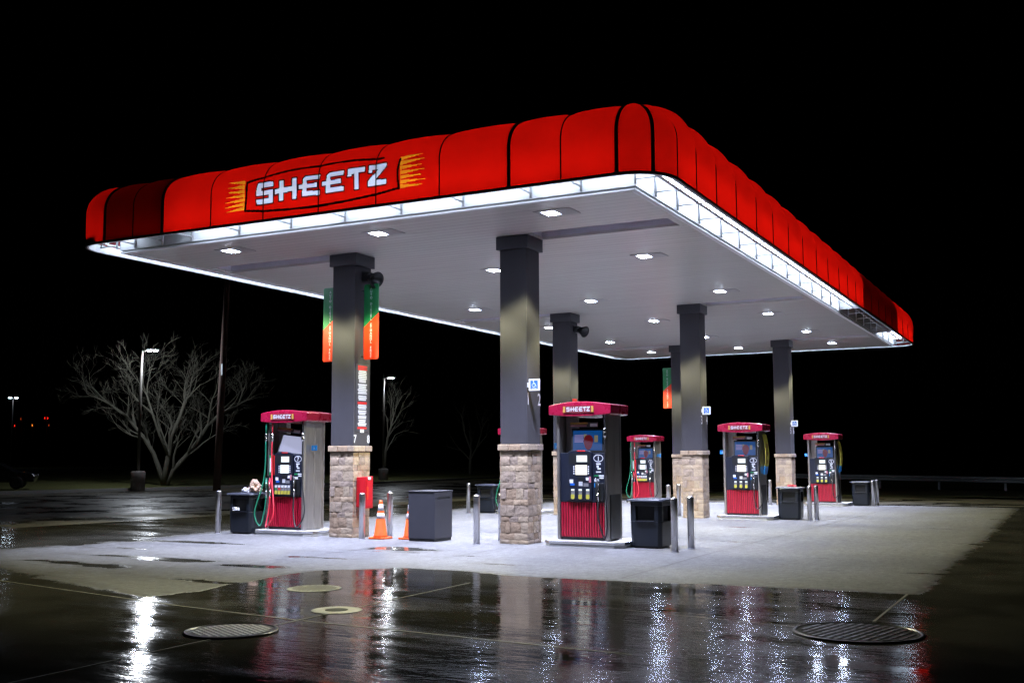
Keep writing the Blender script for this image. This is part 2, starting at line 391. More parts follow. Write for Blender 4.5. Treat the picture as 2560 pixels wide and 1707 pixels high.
# ------------------------------------------------------------------ shop lettering, from convex pieces in a unit-high box
def letters():
    t = 0.23
    S = [[(0.02, 0.0), (0.98, 0.0), (0.98, t), (0.0, t)], [(0.74, t), (0.98, t), (0.98, 0.42), (0.74, 0.42)],
         [(0.0, 0.42), (0.98, 0.42), (0.98, 0.62), (0.0, 0.62)], [(0.0, 0.62), (0.26, 0.62), (0.26, 1 - t), (0.04, 1 - t)], [(0.04, 1 - t), (1.02, 1 - t), (1.0, 0.97), (0.12, 1.0)]]
    H = [[(0.24, 0.0), (0.47, 0.0), (0.49, 0.39), (0.25, 0.38)], [(0.26, 0.60), (0.49, 0.61), (0.5, 0.98), (0.27, 0.98)], [(0.0, 0.36), (0.25, 0.38), (0.26, 0.60), (0.0, 0.58)],
         [(0.25, 0.38), (1.0, 0.41), (1.0, 0.62), (0.26, 0.60)], [(1.0, 0.0), (1.22, 0.0), (1.24, 1.0), (1.0, 1.0)]]
    E = [[(0.20, 0.02), (1.18, 0.0), (1.18, 0.2), (0.44, t)], [(0.44, 0.82), (1.18, 0.80), (1.2, 1.0), (0.42, 1.0)], [(0.0, 0.40), (0.22, 0.40), (0.24, 0.60), (0.0, 0.60)],
         [(0.22, 0.40), (1.02, 0.42), (1.02, 0.61), (0.24, 0.60)], [(0.20, 0.02), (0.44, t), (0.45, 0.406), (0.22, 0.40)], [(0.24, 0.60), (0.46, 0.604), (0.44, 0.82), (0.42, 1.0), (0.27, 0.9)]]
    T = [[(0.06, 0.78), (1.0, 0.80), (1.02, 1.0), (0.06, 1.0)], [(0.0, 0.66), (0.22, 0.66), (0.24, 0.783), (0.06, 0.78)], [(0.40, 0.0), (0.64, 0.0), (0.62, 0.79), (0.42, 0.785)]]
    Z = [[(0.06, 0.79), (0.62, 0.80), (1.04, 1.0), (0.06, 1.0)], [(0.04, 0.66), (0.22, 0.66), (0.24, 0.793), (0.06, 0.79)], [(0.62, 0.80), (1.03, 0.86), (1.04, 1.0)],
         [(0.0, 0.24), (0.34, 0.24), (1.03, 0.86), (0.62, 0.80)], [(0.0, 0.0), (1.0, 0.0), (1.0, 0.22), (0.34, 0.24), (0.0, 0.24)]]
    return [S, H, E, E, T, Z]
LET = letters()
LETX = [(-11.728, 0.340), (-11.335, 0.445), (-10.843, 0.410), (-10.378, 0.430), (-9.880, 0.335), (-9.493, 0.345)]
LETW = [0.98, 1.24, 1.2, 1.2, 1.02, 1.04]
LETZ = [(0.270, 0.630), (0.285, 0.615), (0.300, 0.620), (0.305, 0.618), (0.300, 0.622), (0.318, 0.632)]

# ------------------------------------------------------------------ ground
def gz(y): return -0.0095 * max(0.0, min(y, 62.0) - 16.0)

def grid_mesh(name, xs, ys, zf, mat):
    nx, ny = len(xs), len(ys)
    vs = [(x, y, zf(x, y)) for y in ys for x in xs]
    fs = [(j * nx + i, j * nx + i + 1, (j + 1) * nx + i + 1, (j + 1) * nx + i) for j in range(ny - 1) for i in range(nx - 1)]
    me = D.meshes.new(name); me.from_pydata(vs, [], fs); me.materials.append(mat); me.update()
    o = D.objects.new(name, me); COL.objects.link(o); return o, vs

def frange(a, b, st):
    n = max(1, round((b - a) / st)); return [a + (b - a) * i / n for i in range(n + 1)]

lot, _ = grid_mesh('parking_lot', frange(-43, 40, 4.15), [-12, 0, 8, 16] + frange(20, 62, 6) + [75], lambda x, y: gz(y) - 0.02, M['asphalt'])
struct(lot)
verge, _ = grid_mesh('grass_verge', [-400, -150, -90] + frange(-75, -43.25, 0.8), [-12, 10] + frange(20, 100, 1.2) + [200, 400],
                     lambda x, y: gz(y) + 0.05 + (0.35 * (1 - math.exp((x + 43.25) / 5)) if y > 38 else -0.05) * (1 if y > 42 else max(0, (y - 38) / 4)) + 0.05 * mnoise.noise((x * 0.6, y * 0.6, 0)), M['grass'])
struct(verge)
far, _ = grid_mesh('grass_field', frange(-43, 60, 2.0) + [150, 400], [46.5 + 0] + frange(48, 75, 1.5) + [110, 250, 400],
                   lambda x, y: gz(y) + 0.02 + (0.05 * mnoise.noise((x * 0.7, y * 0.7, 3))) - (0.3 if x < -16 and y < 75 else 0) , M['grass'])
struct(far)
kerb = MB()
for k in range(24):
    y0 = 12 + k * 3.0; kerb.add([(-43.25, y0, gz(y0) - 0.1), (-43.0, y0, gz(y0) - 0.1), (-43.0, y0 + 2.99, gz(y0 + 3) - 0.1), (-43.25, y0 + 2.99, gz(y0 + 3) - 0.1),
                                 (-43.22, y0, gz(y0) + 0.12), (-43.03, y0, gz(y0) + 0.12), (-43.03, y0 + 2.99, gz(y0 + 3) + 0.12), (-43.22, y0 + 2.99, gz(y0 + 3) + 0.12)],
                                [(0, 3, 2, 1), (4, 5, 6, 7), (0, 1, 5, 4), (1, 2, 6, 5), (2, 3, 7, 6), (3, 0, 4, 7)])
struct(kerb.build('kerb', M['kerb']))

# concrete apron with its wet part
DRY = [(-15.6, 11.4), (-13.2, 10.1), (-11.5, 9.5), (-10.2, 9.0), (-8.9, 8.6), (-8.72, 9.2), (-8.86, 9.8), (-8.98, 10.9), (-8.85, 11.5), (-8.42, 11.87), (-8.08, 12.3),
       (-7.17, 12.35), (-6.14, 12.06), (-5.36, 12.14), (-4.57, 12.1), (-3.43, 12.3), (-2.3, 12.34), (-1.5, 12.3), (-1.5, 15), (-1.45, 20), (-1.5, 30), (-1.5, 36.9),
       (-10, 37.6), (-16.4, 38), (-16.6, 30), (-16.0, 24), (-15.6, 19), (-15.2, 16.5), (-15.1, 14.5)]
def poly_sd(px, py, poly):
    n = len(poly); d = np.full(px.shape, 1e9); ins = np.zeros(px.shape, bool)
    for i in range(n):
        ax, ay = poly[i]; bx, by = poly[(i + 1) % n]
        ex, ey = bx - ax, by - ay
        t = np.clip(((px - ax) * ex + (py - ay) * ey) / (ex * ex + ey * ey + 1e-12), 0, 1)
        d = np.minimum(d, np.hypot(px - ax - t * ex, py - ay - t * ey))
        c = ((ay > py) != (by > py)) & (px < (bx - ax) * (py - ay) / (by - ay + 1e-12) + ax)
        ins ^= c
    return np.where(ins, -d, d)
pxs = frange(-20, 5.0, 0.125); pys = frange(-2.0, 38.0, 0.125)
pad, pv = grid_mesh('concrete_apron', pxs, pys, lambda x, y: gz(y), M['pad']); struct(pad)
A = np.array(pv); sd = poly_sd(A[:, 0], A[:, 1], DRY)
nz = np.array([mnoise.fractal((x * 0.35, y * 0.9, 1.7), 0.8, 2.0, 5) for x, y, z in pv])
nz2 = np.array([mnoise.fractal((x * 0.28, y * 1.5, 9.1), 0.8, 2.0, 5) for x, y, z in pv])
lf0 = np.clip((-9.4 - A[:, 0]) / 1.5, 0, 1)
rgt = np.clip((A[:, 0] + 3.2) / 1.6, 0, 1) * np.clip((A[:, 1] - 12.5) / 0.8, 0, 1)  # wider wet margin on the right stands in for the light falling off
wet = 0.5 + np.clip((sd + (0.10 - 0.06 * rgt) * nz) / (0.35 + 0.6 * rgt + 0.9 * lf0), -0.6, 0.6)
# shallow puddles left in the dry part, along the left tongue and just behind the water's edge
near = np.clip(1 - np.abs(sd) / 2.2, 0, 1) * (A[:, 1] < 17)
lf = np.clip((-8.6 - A[:, 0]) / 1.5, 0, 1) * (A[:, 1] < 16)
strip = np.exp(-((A[:, 1] - 13.05) / 0.32) ** 2) * ((A[:, 0] > -8.2) & (A[:, 0] < -4.9))
wet = np.maximum(wet, 0.5 + np.clip((nz2 * 1.1 - 0.86 + 0.12 * near + 0.34 * lf + 0.45 * strip) / 0.35, -0.6, 0.22))
at = pad.data.attributes.new('wet', 'FLOAT', 'POINT'); at.data.foreach_set('value', np.clip(wet, 0, 1).astype(np.float32))

def joint(name, x0, y0, x1, y1, w, mat):
    mb = MB(); n = max(1, int(math.hypot(x1 - x0, y1 - y0) / 1.0)); dx, dy = x1 - x0, y1 - y0; l = math.hypot(dx, dy); nx, ny = -dy / l * w / 2, dx / l * w / 2
    for i in range(n):
        a, b = i / n, (i + 1) / n
        pa, pb = (x0 + dx * a, y0 + dy * a), (x0 + dx * b, y0 + dy * b)
        j = [0.8 + 0.5 * mnoise.noise((pa[0] * 3, pa[1] * 3, 0)), 0.8 + 0.5 * mnoise.noise((pb[0] * 3, pb[1] * 3, 0))]
        mb.add([(pa[0] - nx * j[0], pa[1] - ny * j[0], gz(pa[1]) + 0.004), (pb[0] - nx * j[1], pb[1] - ny * j[1], gz(pb[1]) + 0.004),
                (pb[0] + nx * j[1], pb[1] + ny * j[1], gz(pb[1]) + 0.004), (pa[0] + nx * j[0], pa[1] + ny * j[0], gz(pa[1]) + 0.004)], [(0, 1, 2, 3)])
    return struct(mb.build(name, mat))
joint('expansion_joint', -4.92, 12.4, -4.92, 37.2, 0.03, M['seal_dry'])
for yy in (16.0 - 2.2, 18.9, 21.6, 24.2, 29.0, 32.0):
    joint('expansion_joint', -15.4, yy, -1.7, yy, 0.024, M['seal_dry'])
for xx in (-8.2, -10.2, -12.1, -14.6):
    joint('expansion_joint', xx, 12.7, xx, 37.2, 0.02, M['seal_dry'])
joint('expansion_joint', -12.0, 9.0, -8.15, 8.25, 0.022, M['seal_wet'])
joint('expansion_joint', -8.15, 8.25, -6.38, 8.0, 0.03, M['seal_wet'])
joint('expansion_joint', -6.3, 8.0, -3.0, 7.75, 0.028, M['seal_wet'])
joint('expansion_joint', -6.36, 4.5, -6.36, 11.2, 0.022, M['seal_wet'])
joint('expansion_joint', -1.63, 10.2, -1.61, 12.3, 0.03, M['seal_wet'])
joint('expansion_joint', -4.1, 9.95, -2.2, 9.6, 0.02, M['seal_wet'])

# manhole covers
def manhole(x, y, r, kind, label):
    e = empty('manhole_cover', (x, y, 0.001)); tag(e, label, 'manhole cover', 'covers in the wet apron')
    mb = MB()
    if kind == 'bars':
        mb.lathe([(r, 0), (r, 0.012), (r - 0.03, 0.016), (r - 0.03, 0.004)], seg=48); mb.build('frame', M['iron'], e)
        p = MB(); p.lathe([(r - 0.035, 0.003), (r - 0.035, 0.009)], seg=48); p.build('lid', M['bin_dark'] if x > -4 else M['iron'], e)
        b = MB(); n = 13; rr = r - 0.075
        for i in range(n):
            u = -rr + 2 * rr * (i + 0.5) / n; half = math.sqrt(max(0, rr * rr - u * u))
            segs = max(1, int(half * 2 / 0.14))
            for k in range(segs):
                a = -half + 2 * half * k / segs; c2 = a + 2 * half / segs - 0.014
                b.box(u - 0.014, u + 0.014, a, c2, 0.009, 0.0145)
        b.xform(Matrix.Rotation(math.radians(-14 if x > -4 else 62), 4, 'Z')); b.build('raised_bars', M['iron_bar'] if x > -4 else M['iron_pale'], e, bevel=0.0015)
    else:
        mb.lathe([(r, 0), (r, 0.002), (r - 0.012, 0.004), (r - 0.03, 0.004), (r - 0.034, 0.002), (r - 0.04, 0.002), (r - 0.044, 0.004)], seg=48); mb.build('lid', M['iron_wet'], e)
        b = MB()
        if kind == 'grid':
            n = 12
            for i in range(n):
                u = -r + 2 * r * (i + 0.5) / n; half = math.sqrt(max(0, (r - 0.06) ** 2 - u * u)) if abs(u) < r - 0.06 else 0
                if half > 0.02:
                    b.box(u - 0.004, u + 0.004, -half, half, 0.0041, 0.007)
            b.build('ribs', M['seal_dry'], e)
        else:
            b.lathe([(r * 0.45, 0.0042), (r * 0.45, 0.006), (r * 0.32, 0.006)], seg=32); b.build('centre_plate', M['bin_dark'], e)
    return e
manhole(-1.65, 9.50, 0.53, 'bars', 'large barred iron manhole cover nearest the right side of the wet foreground')
manhole(-6.48, 7.25, 0.40, 'bars', 'barred manhole cover with pale worn bars, nearest the bottom left of the wet foreground')
manhole(-7.70, 9.97, 0.31, 'grid', 'plain pale round cover in the wet concrete, farthest of the covers')
manhole(-6.43, 8.68, 0.25, 'ring', 'small round cover with a dark centre, between the pale cover and the pale barred one')

# ------------------------------------------------------------------ canopy
ZS = 5.32
SX0, SX1, SY0, SY1 = -15.62, -5.37, 14.26, 40.0          # soffit
AX0, AX1, AY0, AY1 = -16.13, -4.69, 13.5, 40.72          # awning hem
RC = 0.65
can = empty('station_canopy', (-10.3, 27, 0))
tag(can, 'huge flat filling station canopy edged with a glowing red fabric awning', 'canopy')
def cbuild(mb, name, mat, bevel=0.0, parent=None):
    mb.v = [(x + 10.3, y - 27, z) for x, y, z in mb.v]
    return mb.build(name, mat, parent or can, bevel)
# soffit with three pairs of recessed beam troughs
CY = [16.66, 26.50, 36.30]
CXR, CXL = -8.455, -12.05
TR = [(CXR + 0.30, -5.60), (-15.40, CXL - 0.30)]
mb = MB(); ys = [SY0]
for cy in CY: ys += [cy - 0.33, cy + 0.33]
ys.append(SY1)
for i in range(len(ys) - 1):
    if i % 2 == 0: mb.box(SX0, SX1, ys[i], ys[i + 1], ZS, ZS + 0.05)
    else:
        mb.box(SX0, TR[1][0], ys[i], ys[i + 1], ZS, ZS + 0.05)
        mb.box(TR[1][1], TR[0][0], ys[i], ys[i + 1], ZS, ZS + 0.05)
        mb.box(TR[0][1], SX1, ys[i], ys[i + 1], ZS, ZS + 0.05)
cbuild(mb, 'soffit', M['soffit'])
for cy in CY:
    for x0, x1 in TR:
        t = MB()
        t.box(x0 - .02, x1 + .02, cy - 0.35, cy + 0.35, ZS + 0.15, ZS + 0.17)
        t.box(x0 - .02, x1 + .02, cy - 0.36, cy - 0.332, ZS + 0.052, ZS + 0.148); t.box(x0 - .02, x1 + .02, cy + 0.332, cy + 0.36, ZS + 0.052, ZS + 0.148)
        t.box(x0 - .05, x0 - .022, cy - 0.33, cy + 0.33, ZS + 0.052, ZS + 0.148); t.box(x1 + .022, x1 + .05, cy - 0.33, cy + 0.33, ZS + 0.052, ZS + 0.148)
        cbuild(t, 'beam_trough', M['beam'])
# edge trim, fascia behind the awning, roof
t = MB(); w = 0.07
t.box(SX0 - .02, SX1 + .02, SY0 - .02, SY0 + w, ZS - 0.025, ZS - 0.002); t.box(SX0 - .02, SX1 + .02, SY1 - w, SY1 + .02, ZS - 0.025, ZS - 0.002)
t.box(SX0 - .02, SX0 + w, SY0 + w, SY1 - w, ZS - 0.025, ZS - 0.002); t.box(SX1 - w, SX1 + .02, SY0 + w, SY1 - w, ZS - 0.025, ZS - 0.002)
cbuild(t, 'edge_trim', M['white_paint'])
t = MB()
t.box(SX0 - .03, SX1 + .03, SY0 - .03, SY0, ZS + .03, 6.405); t.box(SX0 - .03, SX1 + .03, SY1, SY1 + .03, ZS + .03, 6.405)
t.box(SX0 - .03, SX0, SY0, SY1, ZS + .03, 6.405); t.box(SX1, SX1 + .03, SY0, SY1, ZS + .03, 6.405)
cbuild(t, 'fascia', M['white_paint'])
t = MB(); t.box(AX0 + RC - .01, AX1 - RC + .01, AY0 + RC - .01, AY1 - RC + .01, 6.41, 6.462); cbuild(t, 'roof', M['white_paint'])

# awning geometry: perimeter parameter s, profile length l
def prof(l):
    """-> inset d, z, outward normal (n_d, n_z)"""
    if l <= 0.57: return 0.0, 5.36 + l, 1.0, 0.0
    # quarter ellipse .65 x .63, by table
    i = np.searchsorted(EL, l); i = min(max(i, 1), len(EL) - 1)
    f = (l - EL[i - 1]) / (EL[i] - EL[i - 1]); a = (EA[i - 1] + f * (EA[i] - EA[i - 1]))
    nd, nzv = math.cos(a) / 0.65, math.sin(a) / HT; m = math.hypot(nd, nzv)
    return 0.65 * (1 - math.cos(a)), 5.93 + HT * math.sin(a), nd / m, nzv / m
HT = 0.535
EA = [PI / 2 * i / 60 for i in range(61)]; EL = [0.57]
for i in range(60):
    EL.append(EL[-1] + math.hypot(0.65 * (math.cos(EA[i]) - math.cos(EA[i + 1])), HT * (math.sin(EA[i + 1]) - math.sin(EA[i]))))
LMAX = EL[-1]
FX0, FX1, RY0, RY1 = AX0 + RC, AX1 - RC, AY0 + RC, AY1 - RC
SEG = []   # (length, fn(u)->(x,y),(nx,ny))
def line(x0, y0, x1, y1, nx, ny): SEG.append((math.hypot(x1 - x0, y1 - y0), lambda u: ((x0 + (x1 - x0) * u, y0 + (y1 - y0) * u), (nx, ny))))
def arc(cx, cy, a0): SEG.append((RC * PI / 2, lambda u: ((cx + RC * math.cos(a0 + u * PI / 2), cy + RC * math.sin(a0 + u * PI / 2)), (math.cos(a0 + u * PI / 2), math.sin(a0 + u * PI / 2)))))
line(FX0, AY0, FX1, AY0, 0, -1); arc(FX1, RY0, -PI / 2); line(AX1, RY0, AX1, RY1, 1, 0); arc(FX1, RY1, 0)
line(FX1, AY1, FX0, AY1, 0, 1); arc(FX0, RY1, PI / 2); line(AX0, RY1, AX0, RY0, -1, 0); arc(FX0, RY0, PI)
S0 = [0]
for l_, _f in SEG: S0.append(S0[-1] + l_)
def per(s):
    s = s % S0[-1]
    for i in range(8):
        if s <= S0[i + 1] or i == 7: return SEG[i][1](min(1, max(0, (s - S0[i]) / SEG[i][0])))
def sF(x): return x - FX0
def sR(y): return S0[2] + y - RY0
def sB(x): return S0[4] + FX1 - x
def sL(y): return S0[6] + RY1 - y
ribs = [sF(x) for x in (-15.25, -14.55, -13.84, -12.73, -11.59, -10.46, -9.35, -8.20, -7.02, -6.19, -5.34)]
ribs += [S0[1] + RC * PI / 4, S0[2] + 0.02]
ribs += [sR(y) for y in (15.04, 16.06, 17.20, 18.5, 19.7, 20.95, 22.25, 23.6, 24.87, 26.2, 27.35, 28.5, 29.72, 31.0, 32.3, 33.6, 34.9, 36.1, 37.4, 38.7)]
ribs += [S0[3], S0[3] + RC * PI / 4, S0[4]] + [sB(x) for x in (-6.5, -7.7, -8.9, -10.1, -11.3, -12.5, -13.7, -14.7)] + [S0[5], S0[5] + RC * PI / 4, S0[6]]
ribs += [sL(y) for y in frange(38.9, 15.4, 1.24)[0:]] if False else [sL(38.9 - 1.24 * i) for i in range(20)]
ribs += [S0[7], S0[7] + RC * PI / 4]
ribs = sorted(ribs)
STOT = S0[-1]
def awn(s, l, bil, off=0.0):
    (x, y), (nx, ny) = per(s); d, z, nd, nzv = prof(l)
    b = bil + off; o = -d + nd * b
    return (x + nx * o, y + ny * o, z + nzv * b)
def bil_at(u, l, k=1.0): return (1.0 + (k - 1.0) * min(1, max(0, (l - 0.45) / 0.55))) * 0.034 * (max(0, math.sin(PI * u)) ** 0.5) * min(1, 0.15 + 1.2 * l) * (1 if l < LMAX - 0.25 else max(0.3, (LMAX - l) / 0.25))
# logo region on the front, per-cell colour classes
def seg_d(px, py, pts):
    d = np.full(px.shape, 1e9)
    for (ax, ay), (bx, by) in zip(pts[:-1], pts[1:]):
        ex, ey = bx - ax, by - ay; t = np.clip(((px - ax) * ex + (py - ay) * ey) / (ex * ex + ey * ey), 0, 1)
        d = np.minimum(d, np.hypot(px - ax - t * ex, py - ay - t * ey))
    return d
def classes(px, py):
    c = np.zeros(px.shape, np.int8)
    for k in range(7):                                     # orange rays
        z0 = 0.240 + k * 0.071
        for side in (0, 1):
            if side == 0: tri = [(-11.985 + 0.02 * k / 6, z0 - 0.031), (-11.985 + 0.02 * k / 6, z0 + 0.031), (-12.43 + 0.06 * k / 6, z0 - 0.035 + 0.012 * k)]
            else: tri = [(-8.885 - 0.01 * (k in (2, 3, 4)), z0 - 0.030), (-8.44, z0 - 0.01 + 0.008 * k), (-8.885 - 0.01 * (k in (2, 3, 4)), z0 + 0.030)]
            c[poly_sd(px, py, tri) < 0] = 3 + side
    pb = [(-11.969, 0.197), (-11.596, 0.154), (-11.05, 0.122), (-10.467, 0.111), (-9.9, 0.13), (-9.349, 0.17), (-8.914, 0.221)]
    pt = [(-11.924, 0.663), (-11.727, 0.699), (-11.563, 0.726), (-11.0, 0.765), (-10.436, 0.778), (-9.8, 0.765), (-9.21, 0.73)]
    pl = [(-11.969, 0.197), (-11.938, 0.43), (-11.924, 0.663)]; pr = [(-8.914, 0.221), (-8.937, 0.35), (-8.937, 0.5), (-8.886, 0.663)]
    for p in (pb, pt, pl, pr): c[seg_d(px, py, p) < 0.019] = 2
    for li, ((x0, w_), (z0, z1)) in enumerate(zip(LETX, LETZ)):
        d = np.full(px.shape, 1e9)
        for pc in LET[li]:
            d = np.minimum(d, poly_sd(px, py, [(x0 + a * w_ / LETW[li], z0 + b * (z1 - z0)) for a, b in pc]))
        c[d < 0.024] = 2; c[d < 0.003] = 1
    return c
clsmb = [MB() for _ in range(5)]
LG0, LG1 = sF(-12.40), sF(-8.50)
for i, s0 in enumerate(ribs):
    s1 = ribs[(i + 1) % len(ribs)]
    if s1 <= s0: s1 += STOT
    if s0 >= LG0 - 1.0 and s1 <= LG1 + 1.2 and s0 > sF(-12.8) and s1 < sF(-8.1):
        su = frange(s0, s1, 0.011); lu = frange(0, 0.02, 0.02) + frange(0.02, 0.86, 0.0105)[1:] + frange(0.86, LMAX, 0.06)[1:]
        sc = np.array([(a + b) / 2 for a, b in zip(su[:-1], su[1:])]) + FX0; lc = np.array([(a + b) / 2 for a, b in zip(lu[:-1], lu[1:])])
        GX, GL = np.meshgrid(sc, lc); cl = classes(GX, GL)
    else:
        su = frange(s0, s1, 0.09); lu = frange(0, LMAX, 0.06); cl = None
    n = len(su); pts = []
    prf = [prof(l) for l in lu]
    for l in lu:
        for s in su: pts.append(awn(s, l, bil_at((s - s0) / (s1 - s0), l, 3.8 if S0[2] <= s0 < S0[3] else 1.1)))
    base = [None] * 4
    fl = [[] for _ in range(5)]
    for a in range(len(lu) - 1):
        for b in range(n - 1):
            fl[0 if cl is None else cl[a, b]].append((a * n + b, a * n + b + 1, (a + 1) * n + b + 1, (a + 1) * n + b))
    for k in range(5):
        if not fl[k]: continue
        used = sorted({i for f in fl[k] for i in f}); mp = {v: j for j, v in enumerate(used)}
        clsmb[k].add([pts[v] for v in used], [tuple(mp[v] for v in f) for f in fl[k]], True)
awning = cbuild(clsmb[0], 'awning', M['red_fabric'])
for k, nm, mt in ((1, 'lettering', 'white_fabric'), (2, 'logo_outline', 'black_fabric'), (3, 'logo_rays', 'orange_fabric'), (4, 'logo_rays', 'orange_fabric')):
    o = cbuild(clsmb[k], nm, M[mt]); o.parent = awning
thick = {sF(-15.25), sF(-13.84), sF(-7.02), sF(-5.34), S0[1] + RC * PI / 4}
for s in ribs:
    r = 0.030 if s in thick else 0.011
    mb = MB(); mb.tube([awn(s, l, 0.0, 0.004) for l in frange(0, LMAX - 0.02, 0.09)], r, 6); cbuild(mb, 'rib', M['black_fabric'])
# hem: black outside, white rail inside
def sweep(mb, pts_off, parts=range(8)):
    """sweep a closed cross-section of (inset d, z) along parts of the perimeter"""
    closed = len(parts) == 8; ss = []
    for i in parts:
        n = 8 if i % 2 else max(2, int(SEG[i][0] / 1.5)); ss += [S0[i] + SEG[i][0] * k / n for k in range(n)]
    if not closed: ss.append(S0[parts[-1]] + SEG[parts[-1]][0] - 1e-6)
    m = len(pts_off); vs = []
    for s in ss:
        (x, y), (nx, ny) = per(s); vs += [(x - nx * d, y - ny * d, z) for d, z in pts_off]
    fs = []; n = len(ss)
    for i in range(n if closed else n - 1):
        for k in range(m): fs.append((i * m + k, ((i + 1) % n) * m + k, ((i + 1) % n) * m + (k + 1) % m, i * m + (k + 1) % m))
    mb.add(vs, fs); return mb
cbuild(sweep(MB(), [(-0.018, 5.335), (0.012, 5.335), (0.012, 5.372), (-0.018, 5.372)]), 'hem', M['black_fabric'])
cbuild(sweep(MB(), [(0.016, 5.337), (0.05, 5.337), (0.05, 5.375), (0.016, 5.375)], range(0, 6)), 'inner_rail', M['white_paint'])
cbuild(sweep(MB(), [(0.016, 5.337), (0.05, 5.337), (0.05, 5.48), (0.016, 5.48)], range(6, 8)), 'inner_rail', M['white_paint'])
cbuild(sweep(MB(), [(0.30, 5.44), (0.325, 5.44), (0.325, 5.465), (0.30, 5.465)]), 'light_rail', M['bracket'])
# brackets and tubes behind each panel; some tubes are out
dark = [(sF(-15.25), sF(-13.84)), (sR(29.72), sR(36.1))]
def gap(s):
    return 0.76 if (s < S0[1] or S0[4] <= s < S0[5]) else (0.68 if S0[2] <= s <= S0[3] else 0.53)
for i, s0 in enumerate(ribs):
    s1 = ribs[(i + 1) % len(ribs)]
    if s1 <= s0: s1 += STOT
    (x, y), (nx, ny) = per(s0)
    straight = any(S0[k] <= s0 <= S0[k + 1] for k in (0, 2, 4, 6))
    if straight:
        g = gap(s0) - 0.03
        b = MB(); P = lambda d, z: (x - nx * d, y - ny * d, z)
        b.tube([P(0.05, 5.43), P(g, 5.43)], 0.013, 6); b.tube([P(g - 0.02, 5.36), P(g - 0.02, 6.1)], 0.018, 6); b.tube([P(0.06, 5.45), P(g - 0.02, 5.95)], 0.010, 6)
        b.tube([P(g * 0.5, 5.43), P(g * 0.5, 5.54)], 0.010, 6)
        cbuild(b, 'bracket', M['bracket'])
    lit = not any(a - 0.01 <= s0 and s1 <= b_ + 0.01 for a, b_ in dark)
    if lit and s1 - s0 > 0.35 and not (S0[4] < s0 < S0[5] - 0.1 and False):
        ta, tb = s0 + 0.04, s1 - 0.04
        n = 2 if straight else 5
        path = []
        for k in range(n):
            s = ta + (tb - ta) * k / (n - 1); (x, y), (nx, ny) = per(s); path.append((x - nx * 0.42, y - ny * 0.42, 5.60))
        t = MB(); t.tube(path, 0.02, 8); cbuild(t, 'fluorescent_tube', M['tube'])
# unseen baffles added to keep the tube light out of the dark bays
for s in (dark[0][0], dark[0][1], dark[1][0], dark[1][1]):
    (x, y), (nx, ny) = per(s); g = gap(s) - 0.035
    vs = [awn(s, l, -0.004) for l in frange(0.03, LMAX, 0.1)]; tx, ty = -ny, nx
    vs += [(x - nx * g, y - ny * g, 6.40), (x - nx * g, y - ny * g, 5.72 if s < S0[1] else 5.39), (x - nx * 0.12, y - ny * 0.12, 5.40)]
    n = len(vs); b = MB()
    b.add([(a + tx * .006, c + ty * .006, z) for a, c, z in vs] + [(a - tx * .006, c - ty * .006, z) for a, c, z in vs],
          [tuple(range(n)), tuple(range(2 * n - 1, n - 1, -1))] + [(k, n + k, n + (k + 1) % n, (k + 1) % n) for k in range(n)])
    cbuild(b, 'light_baffle', M['bracket'])

# ------------------------------------------------------------------ canopy lamps
LXS = [(-7.10, 'right'), (-10.40, 'middle'), (-13.72, 'left')]
LYS = [(15.10, 'front'), (19.32, 'second'), (24.42, 'third'), (29.0, 'fourth'), (33.85, 'fifth'), (37.95, 'rear')]
IES_HEAD = 'IESNA:LM-63-2002\nTILT=NONE\n1 1000 1 %d 1 1 2 0 0 0\n1 1 0\n'
def photometry(name, table):
    t = D.texts.new(name)
    t.write(IES_HEAD % len(table) + ' '.join(str(a) for a, c in table) + '\n0\n' + ' '.join('%.2f' % (c * 14.15) for a, c in table) + '\n')
    return t
WIDE_BEAM = photometry('canopy_lamp_side_lobe', [(0, 0.10), (20, 0.10), (36, 0.14), (44, 0.42), (49, 0.95), (53, 1.5), (56, 1.75), (58, 1.5), (60, 0.7), (62, 0.12), (65, 0.02), (75, 0.0), (90, 0.0)])
def make_lamp():
    e = empty('canopy_lamp')
    b = MB(); b.box(-0.22, 0.42, -0.22, 0.22, -0.010, -0.002); b.build('mounting_plate', M['plate'], e, 0.004)
    b = MB(); b.box(-0.128, 0.128, -0.155, 0.155, -0.0135, -0.010); r_ = b.build('lens_rim', M['lens_rim'], e)
    b = MB(); b.box(-0.102, 0.102, -0.12, 0.12, -0.0165, -0.0136); b.build('lens', M['lens'], r_)
    for nm, col, pw, size, bl in (('cool', (0.63, 0.69, 1.0), COOL, 95, 0.90), ('warm', (1.0, 0.97, 0.58), WARM, 132, 0.10)):
        ld = D.lights.new('lamp_' + nm, 'SPOT'); ld.energy = pw; ld.color = col; ld.spot_size = math.radians(size); ld.spot_blend = bl; ld.shadow_soft_size = 0.09
        if nm == 'warm':
            ld.use_nodes = True; lt = ld.node_tree; em = [n for n in lt.nodes if n.type == 'EMISSION'][0]
            ie = lt.nodes.new('ShaderNodeTexIES'); ie.mode = 'INTERNAL'; ie.ies = WIDE_BEAM
            lt.links.new(ie.outputs['Fac'], em.inputs['Strength'])
        lo = D.objects.new('lamp_bulb', ld); COL.objects.link(lo); lo.parent = e; lo.location = (0, 0, -0.16)
    return e
COOL, WARM = 3350, 620
lamp0 = make_lamp()
first = True
for ly, rn in LYS:
    for lx, cn in LXS:
        o = lamp0 if first else copy_tree(lamp0); first = False
        o.location = (lx, ly, ZS)
        tag(o, f'lit square canopy lamp, {rn} row, {cn} of three' if rn in ('front', 'rear') else f'lit square canopy lamp, {rn} row from the front, {cn} of three', 'ceiling lamp', 'lamps under the canopy')

